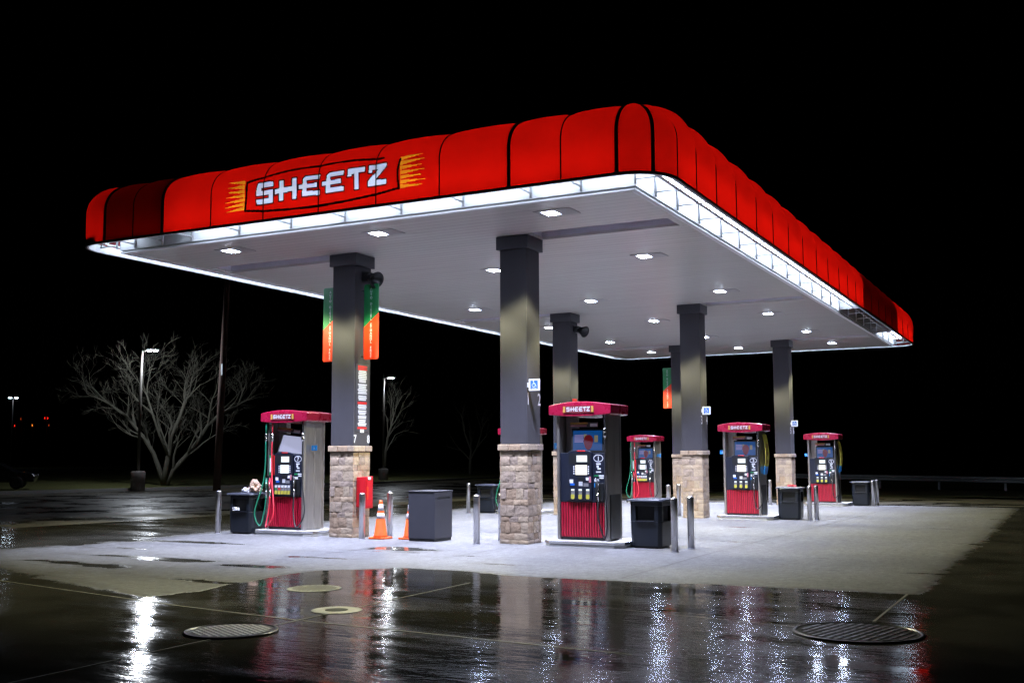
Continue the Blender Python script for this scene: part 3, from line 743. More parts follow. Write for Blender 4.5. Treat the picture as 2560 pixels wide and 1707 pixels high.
# ------------------------------------------------------------------ columns
def make_column():
    e = empty('canopy_column')
    rnd = random.Random(11)
    b = MB(); hb = 0.262
    b.box(-hb + .012, hb - .012, -hb + .012, hb - .012, -0.3, 1.578)
    base = b.build('stone_base', M['mortar'], e)
    st = MB()
    heights = [0.075, 0.11, 0.185, 0.10, 0.185, 0.10, 0.185, 0.10, 0.19, 0.105, 0.15, 0.093]
    def block(u0, u1, z0, z1, face, dep):
        """rough faced block on one of the four faces; u along the face"""
        nu = max(3, int((u1 - u0) / 0.035)); nv = max(3, int((z1 - z0) / 0.035)); vs = []; fs = []
        for j in range(nv + 1):
            for i in range(nu + 1):
                u = u0 + (u1 - u0) * i / nu; z = z0 + (z1 - z0) * j / nv
                edge = min(i, nu - i, j, nv - j)
                out = dep + (0.008 * mnoise.fractal((u * 11 + face * 7, z * 11, dep * 99), 0.7, 2, 5)) + (0 if edge else -0.004)
                vs.append((u, -(hb + out), z))
        for j in range(nv):
            for i in range(nu):
                a = j * (nu + 1) + i; fs.append((a, a + 1, a + nu + 2, a + nu + 1))
        # sides
        ring = [i for i in range(nu + 1)] + [j * (nu + 1) + nu for j in range(1, nv + 1)] + [nv * (nu + 1) + i for i in range(nu - 1, -1, -1)] + [j * (nu + 1) for j in range(nv - 1, 0, -1)]
        o = len(vs); vs += [(vs[k][0], -(hb - 0.03), vs[k][2]) for k in ring]; m = len(ring)
        o2 = len(vs); vs += [vs[k] for k in ring]
        sd_ = [(o2 + k, o + k, o + (k + 1) % m, o2 + (k + 1) % m) for k in range(m)]
        R = Matrix.Rotation(face * PI / 2, 4, 'Z')
        base_i = len(st.v); st.add([tuple(R @ Vector(v)) for v in vs], fs, True); st.f += [tuple(i + base_i for i in f) for f in sd_]; st.sm += [False] * len(sd_)
    for face in range(4):
        z = 0.0; rr = random.Random(100 + face)
        for ci, h in enumerate(heights):
            u = -hb - 0.004 if ci % 2 else -hb + 0.004; end = hb + 0.004
            while u < end - 0.02:
                w = rr.uniform(0.09, 0.20) if h > 0.13 else rr.uniform(0.14, 0.32)
                if end - (u + w) < 0.08: w = end - u
                dep = rr.uniform(0.0, 0.010)
                if h > 0.19 and rr.random() < 0.25:
                    zz = z + h * rr.uniform(0.4, 0.6); block(u + .0024, u + w - .0024, z + .0024, zz - .004, face, dep); block(u + .0024, u + w - .0024, zz + .0024, z + h - .0024, face, dep * 0.5)
                else: block(u + .0024, u + w - .0024, z + .0024, z + h - .0024, face, dep)
                u += w
            z += h
    o = st.build('stone_blocks', M['stone'], base)
    cp = MB(); hc = 0.298
    for face in range(4):
        pass
    for (x0, x1, y0, y1) in ((-hc, -0.08, -hc, 0.05), (-0.075, 0.14, -hc, 0.02), (0.145, hc, -hc, 0.08), (-hc, 0.0, 0.055, hc), (0.005, hc, 0.085, hc), (-0.075, 0.14, 0.025, 0.05)):
        cp.box(x0, x1, y0, y1, 1.582, 1.688)
    co = cp.build('stone_cap', M['stone'], e, bevel=0.016, segs=3)
    s = MB(); s.box(-0.258, 0.258, -0.258, 0.258, 1.69, 5.09); s.build('shaft', M['column'], e, bevel=0.006)
    s = MB(); s.box(-0.31, 0.31, -0.31, 0.31, 5.088, ZS - 0.004); s.build('head_trim', M['cap'], e, bevel=0.006)
    return e
col0 = make_column()
clabels = {(0, 0): 'thick grey column on a stone base, nearest the camera, with a wheelchair flag sign',
           (1, 0): 'grey stone-based column at the left front with red cabinet and two hanging banners',
           (0, 1): 'grey stone-based column in the second row with a wheelchair sign, right of the red pump behind the bin',
           (1, 1): 'grey column half hidden behind the front pump, with a white notice above the pump roof',
           (0, 2): 'farthest right grey stone-based column, just left of the farthest pump',
           (1, 2): 'farthest left grey column with a banner, partly behind a nearer column'}
colpos = {}
first = True
for ri, cy in enumerate(CY):
    for ci, cx in enumerate((CXR, CXL)):
        o = col0 if first else copy_tree(col0); first = False
        o.location = (cx, cy - (0.03 if ci else 0), gz(cy)); o.rotation_euler = (0, 0, 0); colpos[(ci, ri)] = o
        # shaft keeps reaching the soffit where the ground falls
        if gz(cy) < -0.01:
            for ch in o.children:
                if ch.name.startswith('shaft'): ch.scale = (1, 1, 1 + 0); ch.location.z = 0
                if ch.name.startswith('head_trim'): ch.location.z = -gz(cy)
                if ch.name.startswith('shaft'):
                    k = (5.09 - gz(cy) - 1.69) / (5.09 - 1.69); ch.scale = (1, 1, k); ch.location.z = 1.69 * (1 - k)
        tag(o, clabels[(ci, ri)], 'column', 'columns carrying the canopy')

# --- things on the columns
def wheelchair(mb, cx, cz, s, y):
    """accessibility figure in unit s, facing -y"""
    def disc(x, z, r, n=14): mb.add([(cx + (x + r * math.cos(2 * PI * k / n)) * s, y, cz + (z + r * math.sin(2 * PI * k / n)) * s) for k in range(n)], [tuple(range(n))])
    def bar(x0, z0, x1, z1, w):
        dx, dz = x1 - x0, z1 - z0; l = math.hypot(dx, dz); nx, nz_ = -dz / l * w / 2, dx / l * w / 2
        mb.add([(cx + a * s, y, cz + b * s) for a, b in ((x0 + nx, z0 + nz_), (x0 - nx, z0 - nz_), (x1 - nx, z1 - nz_), (x1 + nx, z1 + nz_))], [(0, 1, 2, 3)])
    disc(-0.08, 0.40, 0.08)
    bar(-0.07, 0.30, -0.04, -0.02, 0.09); bar(-0.045, 0.14, 0.16, 0.14, 0.06); bar(0.0, -0.02, 0.18, -0.02, 0.08); bar(0.185, 0.02, 0.30, -0.34, 0.08); bar(0.29, -0.34, 0.38, -0.31, 0.06)
    n = 16
    for k in range(n):
        a0, a1 = math.radians(120 + 230 * k / n), math.radians(120 + 230 * (k + 1) / n)
        mb.add([(cx + (-0.06 + r * math.cos(a)) * s, y, cz + (-0.16 + r * math.sin(a)) * s) for r, a in ((0.27, a0), (0.27, a1), (0.205, a1), (0.205, a0))], [(0, 1, 2, 3)])

def access_sign(x, y, z, label):
    e = empty('wheelchair_sign', (x, y, z)); tag(e, label, 'sign', 'wheelchair flag signs on the columns')
    b = MB(); b.box(0.0, 0.21, -0.012, 0.0, -0.1, 0.1); b.build('plate', M['white_label'], e, 0.004)
    b = MB(); b.box(0.035, 0.175, -0.0155, -0.0135, -0.075, 0.075); f = b.build('blue_field', M['blue_label'], e)
    b = MB(); wheelchair(b, 0.105, 0.015, 0.125, -0.018); b.box(0.06, 0.15, -0.0185, -0.0165, -0.068, -0.058); b.build('symbol', M['white_label'], f)
    b = MB(); b.box(-0.03, 0.0, -0.01, -0.002, -0.04, 0.04); b.build('bracket', M['bracket'], e)
access_sign(CXR + 0.30, CY[0] - 0.26, 2.69, 'white and blue wheelchair sign on the nearest column')
access_sign(CXR + 0.30, CY[1] - 0.26, 2.59, 'white and blue wheelchair sign on the second-row column, left of the middle pump')
access_sign(CXR + 0.30, CY[2] - 0.26, 2.50, 'white and blue wheelchair sign on the farthest right column')

def digits(x, y, z, a, b_, size, label):
    e = empty('pump_number_marking', (x, y, z)); tag(e, label, 'number sign', 'white pump numbers on the columns')
    for t, yy in ((a, -0.215), (b_, 0.215)):
        m = text_mb(t, size, bold=0.01); m.v = [(px * 0.8, 0, pz) for px, _, pz in m.v]
        moved(m, (0.0, yy, 0), PI / 2).build('numeral', M['white_label'], e)
digits(CXR + 0.2615, CY[0], 2.36, '1', '2', 0.30, 'white numerals 1 and 2 on the side of the nearest column')
digits(CXR + 0.2615, CY[1], 2.26, '3', '4', 0.30, 'white numerals 3 and 4 below the wheelchair sign of the second-row column')
digits(CXR + 0.2615, CY[2], 2.17, '5', '6', 0.30, 'white numerals 5 and 6 on the farthest right column')
digits(CXL + 0.2615, CY[0] - .03, 1.74, '7', '8', 0.21, 'white numerals 7 and 8 just above the stone of the left front column')

def notice(x, y, z, label):
    e = empty('notice_panel', (x, y, z)); tag(e, label, 'notice', 'printed notices on the columns')
    b = MB(); b.box(0.0, 0.003, -0.21, 0.21, -1.22, 0.05); b.build('backing', M['cabinet'], e)
    rd = MB(); wt = MB(); rr = random.Random(3)
    z0 = 0.02
    def row(mb, h, w, gap_=0.008):
        nonlocal z0
        mb.box(0.0035, 0.006, -w / 2, w / 2, z0 - h, z0); z0 -= h + gap_
    row(rd, 0.05, 0.30); row(rd, 0.03, 0.30)
    for blk, n in ((0, 7), (1, 6), (2, 3)):
        for k in range(n): row(wt, 0.024, rr.uniform(0.22, 0.30), 0.009)
        z0 -= 0.02
    row(rd, 0.045, 0.30)
    for n in (3, 3, 2, 4):
        for k in range(n): row(wt, 0.022, rr.uniform(0.20, 0.29), 0.009)
        z0 -= 0.012
    row(rd, 0.035, 0.30); row(wt, 0.03, 0.12); row(wt, 0.02, 0.12)
    rd.build('red_heading', M['red_label'], e); wt.build('text_lines', M['white_label'], e)
notice(CXL + 0.262, CY[0] - .03, 3.17, 'tall notice with red headings and white text lines on the left front column')
notice(CXL + 0.262, CY[1] - .03, 2.98, 'white notice with a red heading seen above the roof of the nearest pump')

def banner(x, y, z, side, label):
    """green over orange banner hung off a column on two arms; side +1 right, -1 left"""
    e = empty('banner_sign', (x, y, z)); tag(e, label, 'banner', 'vertical banners on the columns')
    w, h, r = 0.325, 1.43, 0.035
    def rect(x0, x1, z0, z1, rc):
        pts = []
        for cx, cz, a in ((x1 - rc, z0 + rc, -90), (x1 - rc, z1 - rc, 0), (x0 + rc, z1 - rc, 90), (x0 + rc, z0 + rc, 180)):
            pts += [(cx + rc * math.cos(math.radians(a + k * 22.5)), cz + rc * math.sin(math.radians(a + k * 22.5))) for k in range(5)]
        return pts
    x0, x1 = (0.055, 0.055 + w) if side > 0 else (-0.055 - w, -0.055)
    mid_l, mid_r = h * 0.43, h * 0.61
    full = rect(x0, x1, 0, h, r)
    lo = [p for p in full if p[1] < h / 2]; hi = [p for p in full if p[1] >= h / 2]
    g = [(x0, mid_l), (x1, mid_r)] + hi; o_ = [p for p in full if p[1] < h / 2 and p[0] > (x0 + x1) / 2] + [(x1, mid_r), (x0, mid_l)] + [p for p in full if p[1] < h / 2 and p[0] < (x0 + x1) / 2]
    b = MB(); b.slab(g, -0.012, 0.012); b.build('green_panel', M['green_label'], e)
    b = MB(); b.slab(o_, -0.012, 0.012); b.build('orange_panel', M['orange'], e)
    t = MB(); cx = (x0 + x1) / 2
    def vert(word, ztop, pitch, size):
        for k, ch in enumerate(word):
            if ch == ' ': continue
            m = moved(text_mb(ch, size, bold=0.012), (cx, -0.0145, ztop - pitch * (k + 1))); o = len(t.v); t.add(m.v, m.f)
    vert('AUTO DIESEL', h - 0.05, 0.058, 0.062); vert('ETHANOL FREE', h * 0.485, 0.055, 0.066)
    t.build('lettering', M['white_label'], e)
    a = MB()
    for zz in (0.06, h - 0.12): a.tube([(0.0, 0, zz), (side * 0.062, 0, zz)], 0.012, 8)
    a.build('arm', M['black'], e)
banner(CXL + 0.26, CY[0] - .06, 3.30, 1, 'green and orange banner on the right side of the left front column')
banner(CXL - 0.26, CY[0] - .06, 3.30, -1, 'green and orange banner half hidden on the left side of the left front column')
banner(CXL - 0.26, CY[2] - .06, 3.12, -1, 'small distant green and red banner on the farthest left column')

def speaker(x, y, z, label):
    e = empty('horn_speaker', (x, y, z)); tag(e, label, 'speaker', 'black speakers below the canopy')
    b = MB(); b.box(0.0, 0.05, -0.06, 0.06, -0.08, 0.08); b.build('bracket', M['black'], e, 0.005)
    b = MB(); b.lathe([(0.05, -0.05), (0.075, 0.0), (0.085, 0.10), (0.10, 0.17), (0.155, 0.29), (0.16, 0.30), (0.13, 0.27), (0.04, 0.15)], seg=20)
    b.xform(Matrix.Translation((0.10, 0, 0)) @ Matrix.Rotation(math.radians(112), 4, 'Y') @ Matrix.Rotation(0.3, 4, 'X')); b.build('horn', M['black'], e)
    b = MB(); b.box(0.03, 0.19, -0.10, 0.10, -0.11, 0.07); b.build('housing', M['black'], e, 0.03)
speaker(CXL + 0.258, CY[0] - .02, 4.90, 'black horn speaker on the left front column above a banner')
speaker(CXL + 0.258, CY[1] - .02, 4.90, 'black horn speaker high on the second-row left column')

e = empty('red_cabinet', (CXL + 0.285, CY[0] - 0.10, 0.53)); tag(e, 'red wall cabinet with a white tag on the stone of the left front column', 'cabinet')
b = MB(); b.add([(0, -.12, .02), (.21, -.12, 0), (.21, .12, 0), (0, .12, .02), (0, -.12, .57), (.21, -.12, .585), (.21, .12, .585), (0, .12, .57)], [(0, 3, 2, 1), (4, 5, 6, 7), (0, 1, 5, 4), (1, 2, 6, 5), (2, 3, 7, 6), (3, 0, 4, 7)])
b.build('body', M['cabinet_red'], e, 0.012)
b = MB(); b.box(0.212, 0.218, -.10, .10, .04, .54); b.build('door', M['cabinet_red'], e, 0.003)
b = MB(); b.box(0.219, 0.223, -.06, .03, .525, .575); b.build('tag_label', M['white_label'], e)
b = MB(); b.box(0.219, 0.223, -.09, -.05, .17, .40); b.build('orange_label', M['orange'], e)

# ------------------------------------------------------------------ fuel dispensers
def small_logo(e, y):
    """shop sign of a pump roof: maroon plate, gold ends, white letters"""
    lg = MB(); lg.slab([(-.235, -.052), (-.1, -.064), (.1, -.064), (.235, -.052), (.235, .052), (.1, .06), (-.1, .06), (-.235, .052)], y - 0.006, y)
    o = lg.build('logo_plate', M['darkred_label'], e, loc=(0, 0, 2.252))
    b = MB(); b.box(-.275, -.238, y - 0.008, y, -.05, .05); b.box(.238, .275, y - 0.008, y, -.05, .05); b.build('gold_end', M['gold'], o)
    t = MB(); sc = 0.425 / (LETX[5][0] + LETX[5][1] - LETX[0][0])
    for li in range(6):
        x0, w_ = LETX[li]
        for pc in LET[li]:
            n = len(pc); t.add([((x0 + a * w_ / LETW[li] + 10.434) * sc, y - 0.009, -0.036 + 0.075 * bz) for a, bz in pc], [tuple(range(n))])
    t.build('lettering', M['sign_letter'], o)

def nozzle(e, x, y, z, mat, hose_end):
    b = MB()
    b.tube([(x - .02, y - .02, z + .17), (x, y - .035, z + .12), (x + .012, y - .05, z + .03), (x + .018, y - .055, z - .06)], [0.012, 0.026, 0.024, 0.016], 8)
    o = b.build('nozzle', mat, e)
    b = MB(); b.tube([(x - .05, y - .01, z + .185), (x - .02, y - .02, z + .17)], 0.010, 6); b.tube([(x + .03, y - .08, z + .10), (x + .04, y - .09, z + .0), (x + .02, y - .06, z - .04)], 0.006, 6)
    b.build('lever', M['chrome'], o)
    b = MB(); b.tube([(x + .018, y - .055, z - .06), (x + .02, y - .055, z - .17)], [0.017, 0.015], 8); b.build('swivel', M['chrome'], o)
    return (x + .02, y - .055, z - .17)

def spline(pts, n=7):
    """smooth curve through points"""
    P = [Vector(p) for p in pts]; P = [P[0] * 2 - P[1]] + P + [P[-1] * 2 - P[-2]]; out = []
    for i in range(1, len(P) - 2):
        for k in range(n):
            t = k / n; a, b, c, d = P[i - 1], P[i], P[i + 1], P[i + 2]
            out.append(tuple(0.5 * (2 * b + (c - a) * t + (2 * a - 5 * b + 4 * c - d) * t * t + (3 * b - a - 3 * c + d) * t ** 3)))
    return out + [tuple(P[-2])]

def hose(e, p0, low, bulge, side, top, mat):
    """from the nozzle swivel down through a loop, out to the bulge and up to the breakaway at the side"""
    path = spline([p0, (p0[0] + (low[0] - p0[0]) * .12, p0[1] - .04, (p0[2] + low[2]) * .5), low, bulge, (side[0] + (bulge[0] - side[0]) * .25, side[1] - .03, .95), (side[0], side[1], 1.35), (side[0], side[1], 1.80)])
    b = MB(); b.tube(path, 0.014, 8); o = b.build('hose', mat, e)
    b = MB(); b.lathe([(0.018, 1.78), (0.028, 1.81), (0.028, 1.85), (0.020, 1.86), (0.026, 1.865), (0.026, 1.91), (0.016, 1.94)], (side[0], side[1]), 12); br = b.build('breakaway', M['chrome'], o)
    b = MB(); b.tube([(side[0], side[1], 1.94), (side[0], side[1] + .01, 2.06), (top[0], top[1], 2.19)], 0.015, 8); b.build('whip_hose', mat, o)

def make_pump(kind, number, idle=False, side_ad=False, cover=True):
    e = empty('fuel_dispenser')
    zb = 0.10
    # stainless side frames with rounded edges and a shallow hollow between
    for sx in (-1, 1):
        prof_ = [(0.465, -0.255), (0.465, -0.295), (0.445, -0.325), (0.405, -0.325), (0.405, 0.325), (0.445, 0.325), (0.465, 0.295), (0.465, 0.255), (0.452, 0.235), (0.452, 0.02), (0.446, 0.0), (0.452, -0.02), (0.452, -0.235)]
        pl = [(sx * a, b_) for a, b_ in prof_]
        if sx > 0: pl = pl[::-1]
        # ccw check
        ar = sum(pl[i][0] * pl[(i + 1) % len(pl)][1] - pl[(i + 1) % len(pl)][0] * pl[i][1] for i in range(len(pl)))
        if ar < 0: pl = pl[::-1]
        b = MB(); b.prism(pl, zb, 2.19); b.build('side_frame', M['steel'], e, bevel=0.006)
    # cabinet core and lower doors
    b = MB(); b.box(-.403, .403, -.28, .28, zb, 0.135); b.build('kick_plate', M['black'], e)
    b = MB(); b.box(-.403, .403, -.285, .285, 0.137, 0.72); dr = b.build('lower_door', M['rib_shade'], e)
    r = MB(); n = 17
    for i in range(n):
        u = -.397 + .794 * (i + .5) / n; hw = .0165 if i % 3 else .020
        for sy in (-1,):
            y0, y1 = (-.303, -.286) if sy < 0 else (.286, .303)
            r.add([(u - hw, -.286 * -sy * 1, .15), (u - hw * .7, y0 if sy < 0 else y1, .15), (u + hw * .7, y0 if sy < 0 else y1, .15), (u + hw, .286 * sy, .15),
                   (u - hw, .286 * sy, .712), (u - hw * .7, y0 if sy < 0 else y1, .712), (u + hw * .7, y0 if sy < 0 else y1, .712), (u + hw, .286 * sy, .712)],
                  [(0, 1, 5, 4), (1, 2, 6, 5), (2, 3, 7, 6), (0, 3, 2, 1), (4, 5, 6, 7)])
    r.build('door_ribs', M['red_door'], dr)
    r2 = MB(); r2.v = [(-x, -y, z) for x, y, z in r.v]; r2.f = list(r.f); r2.sm = list(r.sm); r2.build('door_ribs', M['red_door'], dr)
    # control panel
    b = MB(); b.box(-.403, .403, -.305, .305, 0.722, 1.53); cp = b.build('control_panel', M['navy'], e, 0.006)
    pan = [(-.25, .745), (.185, .745), (.185, 1.535)] + [(-.032 + .217 * math.cos(math.radians(a)), 1.535 + .045 * math.sin(math.radians(a))) for a in range(15, 170, 15)] + [(-.25, 1.535)]
    b = MB(); b.slab(pan, -.335, -.306); bz = b.build('bezel', M['navy'], e, 0.008)
    b = MB(); b.box(-.225, .165, -.3375, -.336, 1.345, 1.525); b.build('display_window', M['black'], bz)
    b = MB(); b.box(-.085, .105, -.341, -.338, 1.38, 1.488); b.build('price_display', M['screen'], bz)
    b = MB(); b.box(-.105, .103, -.341, -.337, 1.168, 1.328); b.build('payment_screen', M['screen_warm' if kind == 'A' and not idle else 'screen'], bz)
    b = MB()
    for k in range(4):
        for sx in (-.135, .128): b.box(sx - .009, sx + .009, -.340, -.336, 1.178 + k * .037, 1.203 + k * .037)
    b.build('soft_key', M['white_label'], bz)
    b = MB(); b.box(-.075, .07, -.340, -.336, 1.555, 1.572); b.build('maker_badge', M['red_label'], bz)
    b = MB(); b.box(-.06, .05, -.342, -.336, 1.07, 1.135); b.build('card_reader', M['black'], bz)
    b = MB(); b.box(.08, .13, -.339, -.336, 1.075, 1.125); b.build('sticker', M['white_label'], bz)
    b = MB(); b.box(.135, .17, -.339, -.336, 1.04, 1.14); b.build('sticker', M['pink'], bz)
    b = MB(); b.box(-.215, -.15, -.339, -.336, 1.03, 1.09); b.build('sticker', M['white_label'], bz)
    b = MB(); b.box(-.205, -.125, -.3395, -.3365, .99, 1.026); b.build('sticker', M['blue_label'], bz)
    b = MB(); b.box(-.05, .02, -.339, -.336, .985, 1.055); b.build('keypad', M['bracket'], bz)
    b = MB(); b.box(.035, .125, -.339, -.336, .975, 1.03); b.build('receipt_slot', M['fixture'], bz)
    if kind == 'A':
        for x in (-.155, -.02, .115):
            b = MB(); b.slab([(x - .034, .775), (x - .02, .762), (x + .02, .762), (x + .034, .775), (x + .036, .935), (x - .028, .935)], -.352, -.336); k = b.build('grade_button', M['fixture'], bz, 0.004)
            b = MB(); b.box(x - .026, x + .03, -.356, -.3535, .905, .933); b.build('price_label', M['screen'], k)
            b = MB(); b.slab([(x - .032, .783), (x - .02, .772), (x + .02, .772), (x + .032, .783), (x + .033, .838), (x + .02, .846), (x - .018, .846), (x - .030, .838)], -.357, -.3535); b.build('octane_label', M['yellow'], k)
    else:
        for i in range(5):
            x = -.19 + .078 * i
            b = MB(); b.box(x - .034, x + .034, -.352, -.336, .765, .945); k = b.build('grade_button', M['fixture'], bz, 0.004)
            b = MB(); b.box(x - .026, x + .026, -.356, -.3535, .895, .935); b.build('price_label', M['white_label'], k)
            if i < 2:
                b = MB(); b.box(x - .03, x + .03, -.356, -.3535, .855, .885); b.build('fuel_label', M['green_label' if i == 0 else 'red_label'], k)
            b = MB(); b.slab([(x - .034, .77), (x + .03, .77), (x + .036, .835), (x - .028, .835)], -.357, -.3535); b.build('octane_label', M['yellow'], k)
    # number oval
    ring = MB(); nn = 28; cx, cz, ra, rb = .295, 1.44, .088, .062
    for k in range(nn):
        a0, a1 = 2 * PI * k / nn, 2 * PI * (k + 1) / nn
        ring.add([(cx + s_ * ra * math.cos(a) if s_ == 1 else cx + (ra - .011) * math.cos(a), -.3075, cz + s_ * rb * math.sin(a) if s_ == 1 else cz + (rb - .011) * math.sin(a)) for s_, a in ((1, a0), (1, a1), (0, a1), (0, a0))], [(0, 1, 2, 3)])
    nb = ring.build('number_oval', M['white_label'], e)
    moved(text_mb(number, .105 if len(number) == 1 else .085, bold=0.008), (cx, -.3085, cz - .037)).build('numeral', M['white_label'], nb)
    st = [(.255, .335, 1.335, 1.36), (.262, .30, 1.285, 1.325), (.28, .335, 1.255, 1.28), (.25, .34, 1.205, 1.225), (.30, .39, 1.14, 1.165), (.22, .30, 1.055, 1.10), (.31, .385, 1.105, 1.13)]
    for i, (a, c, z0, z1) in enumerate(st):
        b = MB(); b.box(a, c, -.3085, -.3055, z0, z1); b.build('sticker', M['white_label'], e)
    b = MB(); b.box(.215, .295, -.3085, -.3055, 1.14, 1.165); b.build('sticker', M['green_label'], e)
    b = MB(); b.box(.22, .29, -.3085, -.3055, .965, 1.03); b.build('sticker', M['cyan_label'], e)
    # open window above the panel, with the video screen hung in it
    b = MB(); b.box(-.403, -.20, -.05, .05, 1.532, 2.188); b.build('back_panel', M['steel'], e)
    scr = empty('tmp'); D.objects.remove(scr)
    b = MB(); b.box(-.195, .365, -.02, .03, -.02, .385); sc = b.build('video_screen', M['black'], e, 0.008, loc=(0, -.27, 1.555))
    sc.rotation_euler = (math.radians(-7 if not idle else -22), math.radians(0 if not idle else 7), math.radians(9 if not idle else 14))
    if idle:
        b = MB(); b.box(-.175, .345, -.0235, -.0205, .01, .35); b.build('blank_screen_sheen', M['screen_sheen'], sc)
    else:
        b = MB(); b.box(-.165, .335, -.0235, -.0205, .015, .345); pic = b.build('picture', M['ad_blue'], sc)
        b = MB(); b.slab([(.10 + .085 * math.cos(a) * (0.9 if math.sin(a) < 0 else 1), .17 + (.105 if math.sin(a) > 0 else .15) * math.sin(a)) for a in [2 * PI * k / 18 for k in range(18)]], -.0265, -.024); b.build('red_shape', M['ad_red'], pic)
        b = MB(); b.box(.02, .068, -.0255, -.0242, .19, .285); b.box(.20, .262, -.0255, -.0242, .15, .265); b.box(.02, .06, -.0255, -.0242, .12, .17); b.build('cream_shape', M['ad_cream'], pic)
        b = MB()
        for k, w_ in enumerate((.155, .15, .16, .15)): b.box(-.14, -.14 + w_, -.0255, -.0242, .25 - k * .034, .274 - k * .034)
        b.build('caption', M['ad_white'], pic)
    b = MB(); b.box(-.21, .275, -.015, .0, 0, .085); hd = b.build('header_strip', M['cabinet'], e, 0.003, loc=(0, -.285, 1.955))
    hd.rotation_euler = sc.rotation_euler
    b = MB(); b.box(-.205, .10, -.0185, -.016, .048, .080); b.build('header_text', M['gold'], hd)
    b = MB(); b.box(-.195, .08, -.0185, -.016, .012, .036); b.build('header_text', M['pink'], hd)
    b = MB(); b.box(.14, .265, -.0185, -.016, .01, .06); b.build('header_text', M['white_label'], hd)
    # roof: bowed red top
    rf = MB(); n = 16; vs = []
    for i in range(n + 1):
        x = -.565 + 1.13 * i / n; q = 1 - (x / .565) ** 2
        zt, zl, yb = 2.325 + .055 * q, 2.168 - .037 * q, .40 + .035 * q
        vs += [(x, -yb, zl), (x, -yb, zt), (x, yb, zt), (x, yb, zl)]
    fs = [(0, 3, 2, 1), (4 * n, 4 * n + 1, 4 * n + 2, 4 * n + 3)]
    for i in range(n):
        for k in range(4): fs.append((4 * i + k, 4 * i + (k + 1) % 4, 4 * i + 4 + (k + 1) % 4, 4 * i + 4 + k))
    rf.add(vs, fs); ro = rf.build('roof', M['red_gloss'], e, bevel=0.012)
    small_logo(ro, -.438)
    # hoses
    if kind == 'A':
        b = MB(); b.box(.235, .395, -.33, -.306, .735, 1.035); b.build('nozzle_boot', M['black'], e, 0.012)
        p = nozzle(e, .30, -.335, .93, M['rubber'], None)
        hose(e, p, (.44, -.43, .15) if number == '1' else (.40, -.47, .27), (.475, -.40, .36) if number == '1' else (.53, -.43, .45), (.44, -.37), (.40, -.37), M['rubber'])
    else:
        b = MB(); b.box(.215, .36, -.33, -.306, .735, 1.06); b.build('nozzle_boot', M['black'], e, 0.012)
        p = nozzle(e, .26, -.335, .93, M['rubber'], None)
        hose(e, p, (.43, -.50, .16), (.60, -.48, .42), (.45, -.37), (.42, -.36), M['rubber'])
        for x, top, low, bul, mt, rm in ((-.325, -.28, (-.25, -.56, .15), (-.09, -.54, .40), 'red_label', 'red_rubber'), (-.415, -.435, (-.43, -.52, .17), (-.565, -.52, .42), 'green_label', 'green_rubber')):
            b = MB(); b.box(x - .04, x + .038, -.33, -.306, 1.02, 1.12); b.build('nozzle_boot', M['black'], e, 0.008)
            p = nozzle(e, x, -.335, .90, M['red_rubber' if mt == 'red_label' else 'green_rubber'], None)
            hose(e, p, low, bul, (top, -.385), (top, -.37), M[rm])
        b = MB(); b.box(-.395, -.315, -.3255, -.3065, 1.13, 1.515); b.build('diesel_label', M['green_label'], e, 0.004)
        b = MB(); b.box(-.375, -.345, -.3285, -.3265, 1.19, 1.46); b.build('label_text', M['white_label'], e)
        b = MB(); b.box(-.31, -.255, -.3255, -.3065, 1.13, 1.515); b.build('kerosene_label', M['red_label'], e, 0.004)
    # blue help flag
    sx = -1 if kind == 'A' else 1
    b = MB(); b.box(sx * .467 if sx > 0 else -.60, .60 if sx > 0 else -.467, -.12, -.108, 1.60, 1.70); fl = b.build('help_flag', M['cyan_label'], e, 0.003)
    b = MB(); wheelchair(b, sx * .535, 1.648, .07, -.1225); b.build('flag_symbol', M['white_label'], fl)
    if cover:
        b = MB(); b.box(.4535, .468, -.215, .215, zb + .01, .84); b.build('side_door', M['black'], e, 0.004)
        b = MB(); b.box(.4535, .462, -.225, .225, .845, .875); b.build('side_trim', M['steel'], e)
    if side_ad:
        b = MB(); n = 10; ins, outs = [], []
        for i in range(n + 1):
            t = i / n; z = 1.10 + .98 * t; x = .475 + .10 * math.sin(PI * (0.12 + 0.76 * t)); outs.append((x, z))
        def strip(i0, i1, nm, mt):
            q = MB()
            for i in range(i0, i1):
                (xa, za), (xb, zb_) = outs[i], outs[i + 1]
                q.add([(xa, -.17, za), (xa, .17, za), (xb, .17, zb_), (xb, -.17, zb_), (xa - .012, -.17, za), (xa - .012, .17, za), (xb - .012, .17, zb_), (xb - .012, -.17, zb_)], [(0, 1, 2, 3), (4, 7, 6, 5), (0, 3, 7, 4), (1, 5, 6, 2), (0, 4, 5, 1), (3, 2, 6, 7)])
            return q.build(nm, M[mt], e)
        strip(0, 2, 'advert_blue', 'cyan_label'); strip(2, n, 'advert_yellow', 'yellow')
        t = MB()
        for k in range(3):
            i = 3 + 2 * k; (xa, za) = outs[i]; t.box(xa + .002, xa + .006, -.09, .09, za - .03, za + .06)
        t.build('advert_text', M['gold'], e)
    return e

